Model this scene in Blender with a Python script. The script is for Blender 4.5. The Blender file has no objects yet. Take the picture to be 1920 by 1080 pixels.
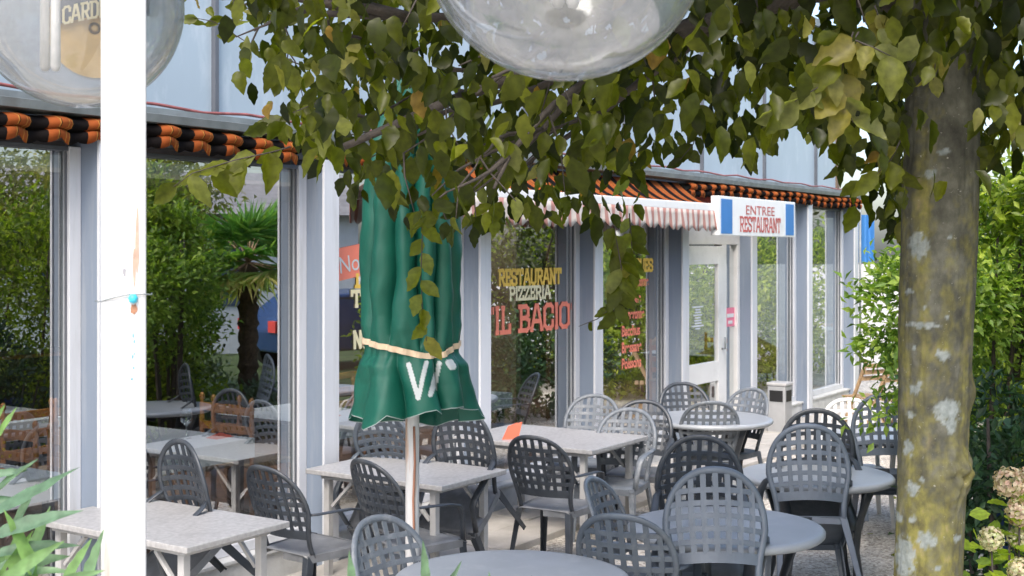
import bpy, math, random
import numpy as np
from mathutils import Vector, Matrix, noise
PI = math.pi
R = math.radians
random.seed(7)
rng = np.random.default_rng(11)
sc = bpy.context.scene
C = sc.collection
# ------------------------------------------------------------------ camera, sky, sun, exposure
F = 2350.0; CH = 2.15; HOR = 470.0
cam = bpy.data.cameras.new('camera'); camo = bpy.data.objects.new('camera', cam); C.objects.link(camo)
camo.location = (0, 0, CH); camo.rotation_euler = (R(90), 0, 0)
cam.sensor_width = 36; cam.lens = F/1920*36; cam.shift_y = -(540-HOR)/1920
cam.clip_start = 0.05; cam.clip_end = 500
cam.dof.use_dof = True; cam.dof.focus_distance = 4.9; cam.dof.aperture_fstop = 8.5
sc.camera = camo
w = bpy.data.worlds.new("World"); sc.world = w; w.use_nodes = True
nt = w.node_tree; bg = nt.nodes['Background']
sky = nt.nodes.new('ShaderNodeTexSky'); sky.sky_type = 'NISHITA'; sky.sun_disc = False
sky.sun_elevation = R(50); sky.sun_rotation = R(192); sky.air_density = 1.0; sky.dust_density = 3.5; sky.ozone_density = 1.0
nt.links.new(sky.outputs[0], bg.inputs[0]); bg.inputs[1].default_value = 0.15
sun = bpy.data.lights.new('sun', 'SUN'); suno = bpy.data.objects.new('sun', sun); C.objects.link(suno)
sun.energy = 1.0; sun.angle = R(26); sun.color = (1.0, 0.95, 0.88)
az, el = R(192), R(48)
sd = Vector((math.sin(az)*math.cos(el), math.cos(az)*math.cos(el), math.sin(el)))
suno.rotation_euler = sd.to_track_quat('Z', 'Y').to_euler()
sc.view_settings.view_transform = 'Standard'; sc.view_settings.look = 'None'
sc.view_settings.exposure = 1.45; sc.view_settings.gamma = 1.0
sc.cycles.max_bounces = 8; sc.cycles.transparent_max_bounces = 24
sc.cycles.caustics_reflective = False; sc.cycles.caustics_refractive = False

# ------------------------------------------------------------------ materials
def ramp(n, stops):
    e = n.color_ramp.elements
    while len(e) > 2: e.remove(e[0])
    e[0].position = stops[0][0]; e[0].color = (*stops[0][1], 1)
    e[1].position = stops[-1][0]; e[1].color = (*stops[-1][1], 1)
    for p, c in stops[1:-1]:
        k = e.new(p); k.color = (*c, 1)
def mat(name, col, rough=0.5, var=0.15, scale=6.0, bump=0.0, bscale=60.0, metal=0.0, spec=0.5, dirt=None, dscale=2.5, stretch=None):
    m = bpy.data.materials.new(name); m.use_nodes = True
    t = m.node_tree; b = t.nodes['Principled BSDF']
    b.inputs['Roughness'].default_value = rough; b.inputs['Metallic'].default_value = metal
    b.inputs['Specular IOR Level'].default_value = spec
    tc = t.nodes.new('ShaderNodeTexCoord'); out = tc.outputs['Object']
    if stretch:
        mp = t.nodes.new('ShaderNodeMapping'); mp.inputs['Scale'].default_value = stretch
        t.links.new(out, mp.inputs[0]); out = mp.outputs[0]
    no = t.nodes.new('ShaderNodeTexNoise'); no.inputs['Scale'].default_value = scale; no.inputs['Detail'].default_value = 6
    t.links.new(out, no.inputs[0])
    cr = t.nodes.new('ShaderNodeValToRGB')
    ramp(cr, [(0.3, tuple(c*(1-var) for c in col)), (0.7, tuple(min(1, c*(1+var)) for c in col))])
    t.links.new(no.outputs[0], cr.inputs[0]); last = cr.outputs[0]
    if dirt:
        n2 = t.nodes.new('ShaderNodeTexNoise'); n2.inputs['Scale'].default_value = dscale; n2.inputs['Detail'].default_value = 9; n2.inputs['Roughness'].default_value = 0.7
        t.links.new(out, n2.inputs[0])
        r2 = t.nodes.new('ShaderNodeValToRGB'); ramp(r2, [(0.52, (0, 0, 0)), (0.72, (0.8, 0.8, 0.8))]); t.links.new(n2.outputs[0], r2.inputs[0])
        mx = t.nodes.new('ShaderNodeMix'); mx.data_type = 'RGBA'
        t.links.new(r2.outputs[0], mx.inputs[0]); t.links.new(last, mx.inputs[6]); mx.inputs[7].default_value = (*dirt, 1)
        last = mx.outputs[2]
    t.links.new(last, b.inputs['Base Color'])
    if bump:
        n3 = t.nodes.new('ShaderNodeTexNoise'); n3.inputs['Scale'].default_value = bscale; n3.inputs['Detail'].default_value = 5
        t.links.new(out, n3.inputs[0])
        bp = t.nodes.new('ShaderNodeBump'); bp.inputs['Strength'].default_value = bump; bp.inputs['Distance'].default_value = 0.01
        t.links.new(n3.outputs[0], bp.inputs['Height']); t.links.new(bp.outputs[0], b.inputs['Normal'])
    return m
def leafmat(name, stops, trans=0.4, rough=0.45):
    m = bpy.data.materials.new(name); m.use_nodes = True; t = m.node_tree
    b = t.nodes['Principled BSDF']; o = t.nodes['Material Output']
    at_ = t.nodes.new('ShaderNodeAttribute'); at_.attribute_name = 'tone'
    cr = t.nodes.new('ShaderNodeValToRGB'); ramp(cr, stops); t.links.new(at_.outputs['Fac'], cr.inputs[0])
    no = t.nodes.new('ShaderNodeTexNoise'); no.inputs['Scale'].default_value = 45; tc = t.nodes.new('ShaderNodeTexCoord'); t.links.new(tc.outputs['Object'], no.inputs[0])
    mp = t.nodes.new('ShaderNodeMapRange'); mp.inputs[1].default_value = 0.3; mp.inputs[2].default_value = 0.7; mp.inputs[3].default_value = 0.75; mp.inputs[4].default_value = 1.25
    t.links.new(no.outputs[0], mp.inputs[0])
    mx = t.nodes.new('ShaderNodeVectorMath'); mx.operation = 'SCALE'; t.links.new(cr.outputs[0], mx.inputs[0]); t.links.new(mp.outputs[0], mx.inputs['Scale'])
    t.links.new(mx.outputs[0], b.inputs['Base Color']); b.inputs['Roughness'].default_value = rough; b.inputs['Specular IOR Level'].default_value = 0.35
    tr = t.nodes.new('ShaderNodeBsdfTranslucent')
    sc2 = t.nodes.new('ShaderNodeMix'); sc2.data_type = 'RGBA'; sc2.blend_type = 'MULTIPLY'; sc2.inputs[0].default_value = 1; sc2.inputs[7].default_value = (1.5, 1.7, 0.6, 1)
    t.links.new(mx.outputs[0], sc2.inputs[6]); t.links.new(sc2.outputs[2], tr.inputs[0])
    ms = t.nodes.new('ShaderNodeMixShader'); ms.inputs[0].default_value = trans
    t.links.new(b.outputs[0], ms.inputs[1]); t.links.new(tr.outputs[0], ms.inputs[2]); t.links.new(ms.outputs[0], o.inputs[0])
    return m
def glassmat(name, refl=0.35, tint=(0.8, 0.88, 0.86), edge=0.6, haze=0.0, rough=0.005):
    m = bpy.data.materials.new(name); m.use_nodes = True; t = m.node_tree
    t.nodes.remove(t.nodes['Principled BSDF']); o = t.nodes['Material Output']
    tr = t.nodes.new('ShaderNodeBsdfTransparent'); tr.inputs[0].default_value = (*tint, 1)
    gl = t.nodes.new('ShaderNodeBsdfGlossy'); gl.inputs['Roughness'].default_value = rough; gl.inputs[0].default_value = (0.95, 0.98, 1, 1)
    lw = t.nodes.new('ShaderNodeLayerWeight'); lw.inputs[0].default_value = 0.35
    mr = t.nodes.new('ShaderNodeMapRange'); mr.inputs[3].default_value = refl; mr.inputs[4].default_value = edge
    t.links.new(lw.outputs['Facing'], mr.inputs[0])
    ms = t.nodes.new('ShaderNodeMixShader'); t.links.new(mr.outputs[0], ms.inputs[0]); t.links.new(tr.outputs[0], ms.inputs[1]); t.links.new(gl.outputs[0], ms.inputs[2])
    last = ms.outputs[0]
    if haze:
        df = t.nodes.new('ShaderNodeBsdfDiffuse'); df.inputs[0].default_value = (0.36, 0.37, 0.37, 1)
        no = t.nodes.new('ShaderNodeTexNoise'); no.inputs['Scale'].default_value = 9; no.inputs['Detail'].default_value = 4
        mh = t.nodes.new('ShaderNodeMath'); mh.operation = 'MULTIPLY'; mh.inputs[1].default_value = haze*2; t.links.new(no.outputs[0], mh.inputs[0])
        m2 = t.nodes.new('ShaderNodeMixShader'); t.links.new(mh.outputs[0], m2.inputs[0]); t.links.new(last, m2.inputs[1]); t.links.new(df.outputs[0], m2.inputs[2]); last = m2.outputs[0]
    t.links.new(last, o.inputs[0])
    return m
def stripemat(name, stops, pitch, trans=0.25, rough=0.8):
    # woven stripes across the object's own x axis
    m = bpy.data.materials.new(name); m.use_nodes = True; t = m.node_tree; b = t.nodes['Principled BSDF']; o = t.nodes['Material Output']
    tc = t.nodes.new('ShaderNodeTexCoord'); sx = t.nodes.new('ShaderNodeSeparateXYZ'); t.links.new(tc.outputs['Object'], sx.inputs[0])
    dv = t.nodes.new('ShaderNodeMath'); dv.operation = 'DIVIDE'; dv.inputs[1].default_value = pitch; t.links.new(sx.outputs[0], dv.inputs[0])
    fr = t.nodes.new('ShaderNodeMath'); fr.operation = 'FRACT'; t.links.new(dv.outputs[0], fr.inputs[0])
    cr = t.nodes.new('ShaderNodeValToRGB'); cr.color_ramp.interpolation = 'CONSTANT'; ramp(cr, stops); t.links.new(fr.outputs[0], cr.inputs[0])
    no = t.nodes.new('ShaderNodeTexNoise'); no.inputs['Scale'].default_value = 7; no.inputs['Detail'].default_value = 6; t.links.new(tc.outputs['Object'], no.inputs[0])
    mp = t.nodes.new('ShaderNodeMapRange'); mp.inputs[3].default_value = 0.7; mp.inputs[4].default_value = 1.25; t.links.new(no.outputs[0], mp.inputs[0])
    vm = t.nodes.new('ShaderNodeVectorMath'); vm.operation = 'SCALE'; t.links.new(cr.outputs[0], vm.inputs[0]); t.links.new(mp.outputs[0], vm.inputs['Scale'])
    t.links.new(vm.outputs[0], b.inputs['Base Color']); b.inputs['Roughness'].default_value = rough; b.inputs['Specular IOR Level'].default_value = .12
    tr = t.nodes.new('ShaderNodeBsdfTranslucent'); t.links.new(vm.outputs[0], tr.inputs[0])
    ms = t.nodes.new('ShaderNodeMixShader'); ms.inputs[0].default_value = trans
    t.links.new(b.outputs[0], ms.inputs[1]); t.links.new(tr.outputs[0], ms.inputs[2]); t.links.new(ms.outputs[0], o.inputs[0])
    return m
M = {}
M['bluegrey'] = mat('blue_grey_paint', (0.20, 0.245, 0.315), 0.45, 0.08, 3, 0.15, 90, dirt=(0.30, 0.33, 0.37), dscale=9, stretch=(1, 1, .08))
M['palepaint_litfront'] = mat('pale_grey_paint_and_lit_front', (0.62, 0.64, 0.68), 0.4, 0.06, 4, 0.1, 80, dirt=(0.45, 0.46, 0.47), dscale=6, stretch=(1, 1, .1))
M['whitepaint'] = mat('white_paint', (0.78, 0.78, 0.77), 0.38, 0.04, 4, dirt=(0.6, 0.6, 0.58), dscale=3)
M['gutter'] = mat('weathered_zinc', (0.22, 0.245, 0.25), 0.5, 0.2, 8, dirt=(0.18, 0.17, 0.16), metal=0.2)
M['redpipe'] = mat('faded_red_paint', (0.27, 0.085, 0.08), 0.5, 0.3, 12)
M['panel'] = mat('pale_blue_glazed_panel', (0.35, 0.43, 0.50), 0.3, 0.06, 2, dirt=(0.48, 0.55, 0.61), dscale=6, stretch=(1, 1, .35), spec=0.5)
M['darkmetal'] = mat('dark_mullion', (0.10, 0.11, 0.13), 0.45)
M['plinth'] = mat('plinth', (0.55, 0.56, 0.56), 0.7, 0.12, 9, 0.2, 70, dirt=(0.35, 0.34, 0.32))
M['glass'] = glassmat('window_glass', 0.43, (0.84, 0.90, 0.89), 0.8)
M['globe'] = glassmat('clear_globe_plastic', 0.12, (0.78, 0.79, 0.79), 0.6, haze=0.22, rough=0.09)
M['wallin'] = mat('interior_wall', (0.16, 0.11, 0.075), 0.7, 0.3, 2)
M['ceil'] = mat('interior_ceiling', (0.35, 0.32, 0.28), 0.8, 0.1)
M['floorin'] = mat('interior_tiles', (0.24, 0.13, 0.08), 0.5, 0.25, 7)
M['wood'] = mat('orange_wood', (0.55, 0.23, 0.075), 0.35, 0.25, 12, stretch=(1, 1, .2))
M['darkwood'] = mat('dark_wood', (0.10, 0.055, 0.035), 0.4, 0.3, 8, stretch=(1, 1, .15))
M['wicker'] = mat('wicker', (0.40, 0.27, 0.15), 0.6, 0.3, 50, 0.5, 150)
M['cloth'] = mat('white_paper', (0.75, 0.76, 0.78), 0.8, 0.05)
M['napkin'] = mat('red_napkin', (0.80, 0.11, 0.05), 0.8, 0.15)
M['coral'] = mat('coral_napkin', (0.85, 0.22, 0.13), 0.8, 0.12)
M['wineglass'] = glassmat('wine_glass', 0.2, (0.93, 0.95, 0.95), 0.95)
M['curtain'] = mat('sheer_curtain', (0.7, 0.7, 0.68), 0.9, 0.1)
M['chdark'] = mat('charcoal_plastic', (0.040, 0.048, 0.060), 0.36, 0.2, 12, 0.1, 200, dirt=(0.085, 0.09, 0.095), dscale=9)
M['chseat'] = mat('dusty_sky_sheen_seat_plastic', (0.17, 0.18, 0.195), 0.4, 0.2, 9, 0.1, 200, dirt=(0.27, 0.28, 0.29), dscale=6)  # paler than the chair: dust plus sky sheen on the seats, put into colour
M['chmid'] = mat('slate_plastic', (0.085, 0.105, 0.13), 0.38, 0.18, 9, 0.1, 200, dirt=(0.15, 0.165, 0.18), dscale=8)
M['chlight'] = mat('weathered_grey_plastic', (0.135, 0.155, 0.180), 0.45, 0.18, 9, 0.1, 200, dirt=(0.33, 0.34, 0.35), dscale=8)
M['chwhite'] = mat('white_plastic', (0.68, 0.68, 0.66), 0.45, 0.06)
M['chblue'] = mat('blue_grey_plastic', (0.105, 0.130, 0.165), 0.4, 0.15, 9)
M['tabletop'] = mat('speckled_laminate', (0.36, 0.36, 0.365), 0.42, 0.18, 38, 0.05, 300, dirt=(0.24, 0.24, 0.245), dscale=4)
M['roundtop'] = mat('smooth_grey_resin', (0.31, 0.335, 0.365), 0.36, 0.08, 4, 0.05, 200, dirt=(0.40, 0.42, 0.44), dscale=5)
M['palelegs'] = mat('pale_grey_metal', (0.42, 0.42, 0.42), 0.45, 0.15, 8, dirt=(0.22, 0.21, 0.2))
M['greencloth'] = mat('green_canvas', (0.007, 0.118, 0.080), 0.45, 0.14, 5, 0.25, 260)
M['strap'] = mat('cream_strap', (0.68, 0.52, 0.36), 0.8, 0.15, 30)
M['whiteletter'] = mat('white_print', (0.72, 0.75, 0.75), 0.6, 0.05)
M['gold'] = mat('gold_letter', (0.95, 0.60, 0.10), 0.5, 0.1)
M['cream'] = mat('cream_letter', (0.92, 0.82, 0.52), 0.5, 0.1)
M['coralletter'] = mat('coral_letter', (0.95, 0.26, 0.17), 0.5, 0.08)
M['red'] = mat('red_print', (0.62, 0.06, 0.05), 0.5, 0.08)
M['signred'] = mat('sign_text_red', (0.50, 0.09, 0.08), 0.5, 0.1)
M['pink'] = mat('pink_sticker', (0.80, 0.22, 0.32), 0.5, 0.05)
M['signblue'] = mat('sign_blue', (0.05, 0.20, 0.50), 0.4, 0.05)
M['signwhite'] = mat('sign_white', (0.80, 0.81, 0.80), 0.4, 0.04, dirt=(0.68, 0.68, 0.66))
M['navy'] = mat('navy_print', (0.05, 0.075, 0.13), 0.5, 0.05)
M['beer'] = mat('yellow_print', (0.68, 0.45, 0.16), 0.5, 0.12)
M['bin'] = mat('grey_bin', (0.42, 0.43, 0.44), 0.4, 0.1, metal=0.3)
M['black'] = mat('black', (0.012, 0.012, 0.013), 0.5, 0.1)
M['branch'] = mat('dark_branch', (0.055, 0.045, 0.038), 0.8, 0.3, 20, 0.5, 80)
M['concrete'] = mat('concrete_slab', (0.44, 0.42, 0.39), 0.8, 0.15, 4, 0.3, 60, dirt=(0.32, 0.30, 0.27))
M['palmtrunk'] = mat('palm_fibre', (0.10, 0.07, 0.045), 0.9, 0.5, 25, 1.0, 60)
M['housewall'] = mat('white_render', (0.62, 0.64, 0.66), 0.8, 0.06)
M['roofgrey'] = mat('roof_grey', (0.25, 0.24, 0.24), 0.8, 0.2)
M['carblue'] = mat('dark_blue_car_paint', (0.02, 0.05, 0.14), 0.25, 0.05)
M['tyre'] = mat('tyre', (0.02, 0.02, 0.02), 0.8)
M['bucket'] = mat('blue_plastic', (0.006, 0.045, 0.19), 0.5, 0.1)
M['orangefab'] = stripemat('orange_black_canvas', [(0.0, (0.34, 0.085, 0.022)), (0.20, (0.50, 0.22, 0.05)), (0.23, (0.008, 0.006, 0.005)), (0.25, (0.34, 0.085, 0.022)), (0.44, (0.50, 0.22, 0.05)), (0.47, (0.34, 0.085, 0.022)), (0.56, (0.50, 0.22, 0.05)), (0.585, (0.008, 0.006, 0.006))], 0.25, 0.22)
M['pinkfab'] = stripemat('pink_white_canvas', [(0.0, (0.52, 0.27, 0.23)), (0.26, (0.62, 0.57, 0.52)), (0.5, (0.42, 0.23, 0.20)), (0.68, (0.64, 0.58, 0.53))], 0.25, 0.2)

def whitepole(name, seed):
    m = mat(name, (0.60, 0.60, 0.60), 0.4, 0.07, 30, stretch=(1, 1, .03))
    t = m.node_tree; b = t.nodes['Principled BSDF']; prev = b.inputs['Base Color'].links[0].from_socket
    tc = t.nodes.new('ShaderNodeTexCoord'); mp = t.nodes.new('ShaderNodeMapping'); mp.inputs['Scale'].default_value = (22, 22, 2.2); mp.inputs['Location'].default_value = (seed, 3, 1)
    t.links.new(tc.outputs['Object'], mp.inputs[0]); no = t.nodes.new('ShaderNodeTexNoise'); no.inputs['Scale'].default_value = 1; no.inputs['Detail'].default_value = 5; t.links.new(mp.outputs[0], no.inputs[0])
    r2 = t.nodes.new('ShaderNodeValToRGB'); ramp(r2, [(0.60, (0, 0, 0)), (0.70, (0.75, 0.75, 0.75))]); t.links.new(no.outputs[0], r2.inputs[0])
    mx = t.nodes.new('ShaderNodeMix'); mx.data_type = 'RGBA'; t.links.new(r2.outputs[0], mx.inputs[0]); t.links.new(prev, mx.inputs[6]); mx.inputs[7].default_value = (0.50, 0.28, 0.16, 1)
    t.links.new(mx.outputs[2], b.inputs['Base Color']); return m
M['polewhite'] = whitepole('chipped_white_post', 0)
M['poleumb'] = whitepole('rust_stained_white_pole', 9)

L_horn = leafmat('hornbeam_leaf', [(0.0, (0.013, 0.020, 0.002)), (0.35, (0.042, 0.053, 0.004)), (0.60, (0.086, 0.098, 0.006)), (0.80, (0.145, 0.158, 0.012)), (0.90, (0.20, 0.21, 0.07)), (0.965, (0.22, 0.18, 0.03)), (1.0, (0.28, 0.12, 0.03))], 0.58, 0.38)
L_hedge = leafmat('laurel_leaf', [(0, (0.03, 0.06, 0.012)), (0.45, (0.14, 0.21, 0.022)), (0.8, (0.32, 0.39, 0.04)), (1, (0.46, 0.50, 0.08))], 0.45)
L_bright = leafmat('bright_shrub_leaf', [(0, (0.05, 0.10, 0.025)), (0.5, (0.14, 0.24, 0.04)), (1, (0.34, 0.44, 0.08))], 0.4)
L_dark = leafmat('dark_conifer_leaf', [(0, (0.012, 0.03, 0.014)), (0.6, (0.03, 0.075, 0.03)), (1, (0.07, 0.14, 0.05))], 0.2)
L_tree = leafmat('far_tree_leaf', [(0, (0.07, 0.085, 0.02)), (0.6, (0.19, 0.20, 0.04)), (1, (0.36, 0.33, 0.08))], 0.4)
L_tree2 = leafmat('dark_tree_leaf', [(0, (0.015, 0.025, 0.008)), (0.6, (0.045, 0.062, 0.015)), (1, (0.10, 0.12, 0.03))], 0.3)  # darker copy of the far tree tones, so those panes mirror dark
L_palm = leafmat('palm_leaflet', [(0, (0.05, 0.16, 0.08)), (0.5, (0.17, 0.34, 0.10)), (0.85, (0.38, 0.48, 0.12)), (1, (0.65, 0.55, 0.20))], 0.4)
L_ole = leafmat('oleander_leaf', [(0, (0.06, 0.12, 0.075)), (0.5, (0.12, 0.20, 0.13)), (1, (0.15, 0.27, 0.07))], 0.3)
L_lav = leafmat('lavender_leaf', [(0, (0.08, 0.12, 0.08)), (1, (0.22, 0.28, 0.20))], 0.3)
L_hyd = leafmat('hydrangea_leaf', [(0, (0.14, 0.22, 0.02)), (1, (0.42, 0.52, 0.05))], 0.4)
L_pet = leafmat('hydrangea_petal', [(0, (0.50, 0.33, 0.28)), (0.5, (0.60, 0.49, 0.38)), (1, (0.55, 0.57, 0.36))], 0.3)

# ------------------------------------------------------------------ mesh helpers
class MB:
    def __init__(s): s.v = []; s.f = []; s.m = []; s.sm = []
    def add(s, vs, fs, mi=0, smooth=False):
        o = len(s.v); s.v += [tuple(p) for p in vs]; s.f += [tuple(i+o for i in f) for f in fs]
        s.m += [mi]*len(fs); s.sm += [smooth]*len(fs); return s
    def box(s, c, d, mi=0, mtx=None):
        x, y, z = d[0]/2, d[1]/2, d[2]/2
        vs = [Vector((sx*x, sy*y, sz*z)) for sz in (-1, 1) for sy in (-1, 1) for sx in (-1, 1)]
        vs = [(mtx @ p if mtx else p) + Vector(c) for p in vs]
        return s.add(vs, [(0, 2, 3, 1), (4, 5, 7, 6), (0, 1, 5, 4), (2, 6, 7, 3), (0, 4, 6, 2), (1, 3, 7, 5)], mi)
    def box2(s, a, b, mi=0):
        return s.box([(a[i]+b[i])/2 for i in range(3)], [abs(b[i]-a[i]) for i in range(3)], mi)
    def sweep(s, path, wdir, hw, ht, n=4, mi=0, smooth=False, cap=True, tdir=None):
        """sweep a section (n=4: rectangle, else ellipse) along path; wdir: width direction(s)"""
        P = [Vector(p) for p in path]; N = len(P); rings = []
        for i, p in enumerate(P):
            t = (P[min(i+1, N-1)]-P[max(i-1, 0)]).normalized()
            wd = Vector(wdir[i] if isinstance(wdir, list) else wdir); wd = (wd - t*wd.dot(t))
            wd = wd.normalized() if wd.length > 1e-6 else t.orthogonal().normalized()
            nd = t.cross(wd).normalized()
            a = hw[i] if isinstance(hw, (list, tuple)) else hw; b = ht[i] if isinstance(ht, (list, tuple)) else ht
            if n == 4: ring = [p+wd*a+nd*b, p-wd*a+nd*b, p-wd*a-nd*b, p+wd*a-nd*b]
            else: ring = [p+wd*a*math.cos(2*PI*k/n)+nd*b*math.sin(2*PI*k/n) for k in range(n)]
            rings += ring
        fs = [(i*n+k, i*n+(k+1) % n, (i+1)*n+(k+1) % n, (i+1)*n+k) for i in range(N-1) for k in range(n)]
        if cap: fs += [tuple(range(n-1, -1, -1)), tuple((N-1)*n+k for k in range(n))]
        return s.add(rings, fs, mi, smooth)
    def tube(s, path, r, n=8, mi=0):
        P = [Vector(p) for p in path]; t = (P[-1]-P[0])
        wd = Vector((1, 0, 0)) if abs(t.normalized().x) < 0.9 else Vector((0, 1, 0))
        return s.sweep(path, wd, r, r, n, mi, True)
    def lathe(s, prof, c=(0, 0, 0), n=32, mi=0, smooth=True):
        vs = [(c[0]+r*math.cos(2*PI*k/n), c[1]+r*math.sin(2*PI*k/n), c[2]+z) for r, z in prof for k in range(n)]
        fs = [(i*n+k, i*n+(k+1) % n, (i+1)*n+(k+1) % n, (i+1)*n+k) for i in range(len(prof)-1) for k in range(n)]
        return s.add(vs, fs, mi, smooth)
    def build(s, name, mats, parent=None, bevel=0.0, loc=None, rot=None):
        me = bpy.data.meshes.new(name); me.from_pydata(s.v, [], s.f); me.update()
        for m in (mats if isinstance(mats, list) else [mats]): me.materials.append(m)
        me.polygons.foreach_set('material_index', s.m); me.polygons.foreach_set('use_smooth', s.sm)
        o = bpy.data.objects.new(name, me); C.objects.link(o)
        if parent: o.parent = parent
        if loc is not None: o.location = loc
        if rot is not None: o.rotation_euler = rot
        if bevel:
            b = o.modifiers.new('b', 'BEVEL'); b.width = bevel; b.segments = 2; b.limit_method = 'ANGLE'; b.angle_limit = R(40)
        return o
def tag(o, label=None, cat=None, group=None, kind=None):
    if label: o['label'] = label
    if cat: o['category'] = cat
    if group: o['group'] = group
    if kind: o['kind'] = kind
    return o
def empty(name, label=None, cat=None, loc=(0, 0, 0), rz=0, group=None, parent=None):
    o = bpy.data.objects.new(name, None); C.objects.link(o); o.location = loc; o.rotation_euler = (0, 0, rz); o.empty_display_size = 0.1
    if parent: o.parent = parent
    return tag(o, label, cat, group)
def dup(root):
    r = root.copy(); C.objects.link(r)
    for ch in root.children:
        c = ch.copy(); C.objects.link(c); c.parent = r
        for g in ch.children:
            d = g.copy(); C.objects.link(d); d.parent = c
    return r
def at(px, py, Y): return Vector(((px-960)/F*Y, Y, CH+(HOR-py)/F*Y))

_ly = [.09, .19, .31, .43, .55, .67, .78, .89]; _lw = [.20, .40, .455, .53, .44, .42, .25, .155]
_LV = [[0, 0, 0]]+[[0, y, 0] for y in _ly]+[[0, 1, .03]]+[[-w, y+.015, .36*w] for y, w in zip(_ly, _lw)]+[[w*.96, y-.01, .32*w] for y, w in zip(_ly, _lw)]
LEAF_V = np.array(_LV, float)
LEAF_F = [(0, 10, 1), (0, 1, 18)]+[(k+1, k+10, k+11, k+2) for k in range(7)]+[(k+1, k+2, k+19, k+18) for k in range(7)]+[(8, 17, 9), (8, 9, 25)]
DIA_V = np.array([[0, 0, 0], [-.5, .45, .15], [0, 1, -.05], [.5, .45, .15]], float)
DIA_F = [(0, 1, 2), (0, 2, 3)]
def norm(a): return a/np.maximum(np.linalg.norm(a, axis=1, keepdims=True), 1e-9)
def leaves(name, P, D, Nn, Ln, Wd, tone, m, parent=None, full=False, curl=0.25, extra=None):
    TV, TF = (LEAF_V, LEAF_F) if full else (DIA_V, DIA_F)
    n = len(P); D = norm(D); X = norm(np.cross(D, Nn)); Z = np.cross(X, D)
    y = TV[:, 1]
    cu = (rng.uniform(-0.3, 1, n)*curl)[:, None]
    fo = rng.uniform(-.3, 1.7, n)[:, None] if full else np.ones((n, 1)); sb = rng.normal(0, .10, n)[:, None] if full else np.zeros((n, 1)); tw_ = rng.normal(0, .35, n)[:, None] if full else np.zeros((n, 1))
    wob = 1+rng.normal(0, .05, (n, len(TV))) if full else 1; zw = rng.normal(0, .025, (n, len(TV))) if full else 0
    V = (P[:, None, :] + X[:, None, :]*(TV[None, :, 0]*wob*Wd[:, None]+sb*(y[None, :]**2)*Ln[:, None])[..., None] + D[:, None, :]*(y[None, :]*Ln[:, None])[..., None]
         + Z[:, None, :]*((TV[None, :, 2]*Wd[:, None]*1.6*fo) + (zw+tw_*TV[None, :, 0]*y[None, :])*Wd[:, None] - cu*(y[None, :]**2)*Ln[:, None])[..., None])
    k = len(TV); V = V.reshape(-1, 3)
    nf = len(TF); ls = np.array([i for f in TF for i in f]); ln = np.array([len(f) for f in TF])
    loops = (np.arange(n)[:, None]*k + ls[None, :]).ravel()
    tot = np.tile(ln, n); starts = np.concatenate([[0], np.cumsum(tot)[:-1]])
    me = bpy.data.meshes.new(name); me.vertices.add(len(V)); me.vertices.foreach_set('co', V.ravel())
    me.loops.add(len(loops)); me.loops.foreach_set('vertex_index', loops.astype(np.int32))
    me.polygons.add(n*nf); me.polygons.foreach_set('loop_start', starts.astype(np.int32)); me.polygons.foreach_set('loop_total', tot.astype(np.int32))
    me.update(calc_edges=True); me.validate()
    a = me.attributes.new('tone', 'FLOAT', 'POINT'); a.data.foreach_set('value', np.repeat(tone, k).astype(np.float32))
    me.materials.append(m)
    if full: me.polygons.foreach_set('use_smooth', [True]*len(me.polygons))
    o = bpy.data.objects.new(name, me); C.objects.link(o)
    if parent: o.parent = parent
    return o
def blobs(center, rad, nclump, per, spread, zmin=0.02):
    """leaf points: clumps scattered in the outer part of an ellipsoid"""
    d = norm(rng.normal(size=(nclump, 3))); r = rng.uniform(0.35, 1, nclump)**0.45
    cc = np.array(center)+d*r[:, None]*np.array(rad)
    P = np.repeat(cc, per, 0)+rng.normal(size=(nclump*per, 3))*spread
    out = np.repeat(d, per, 0)
    ct = np.repeat(rng.uniform(-0.2, 0.2, nclump), per)
    k = P[:, 2] > zmin
    return P[k], out[k], ct[k]
def bush(name, label, cat, comps, m, leaf, group=None, stemcol='branch', tone0=0.45, stems=5, partname='foliage', kind=None, stemc=None):
    """comps: list of (center, radius, clumps, per, spread)"""
    cx = np.mean([c[0][0] for c in comps]); cy = np.mean([c[0][1] for c in comps])
    root = empty(name, label, cat, (cx, cy, 0), 0, group)
    Ps, Os, Ts = [], [], []
    for c in comps:
        P, O, T = blobs((c[0][0]-cx, c[0][1]-cy, c[0][2]), c[1], c[2], c[3], c[4]); Ps.append(P); Os.append(O); Ts.append(T)
    P = np.concatenate(Ps); O = np.concatenate(Os); T = np.concatenate(Ts); n = len(P)
    D = O*0.6+rng.normal(size=(n, 3))*0.6+np.array([0, 0, 0.1]); Nn = O*0.5+np.array([0, 0, 0.8])+rng.normal(size=(n, 3))*0.45
    tone = np.clip(rng.normal(tone0, 0.2, n)+T, 0, 1)
    Ln = leaf*rng.uniform(0.6, 1.25, n)
    leaves(partname, P, D, Nn, Ln, Ln*0.45, tone, m, root)
    b = MB()
    for i in range(stems):
        c = comps[stemc[i % len(stemc)] if stemc else i % len(comps)]; a = rng.uniform(0, 2*PI)
        tx, ty, tz = c[0][0]-cx+math.cos(a)*c[1][0]*.6, c[0][1]-cy+math.sin(a)*c[1][1]*.6, c[0][2]+c[1][2]*.5
        bx, by = c[0][0]-cx+math.cos(a)*.12, c[0][1]-cy+math.sin(a)*.12
        b.tube([(bx, by, 0), ((bx*2+tx)/3, (by*2+ty)/3, tz*.4), (tx, ty, tz)], [0.03, 0.02, 0.008], 6)
    b.build('stem', M[stemcol], root)
    return root

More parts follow.
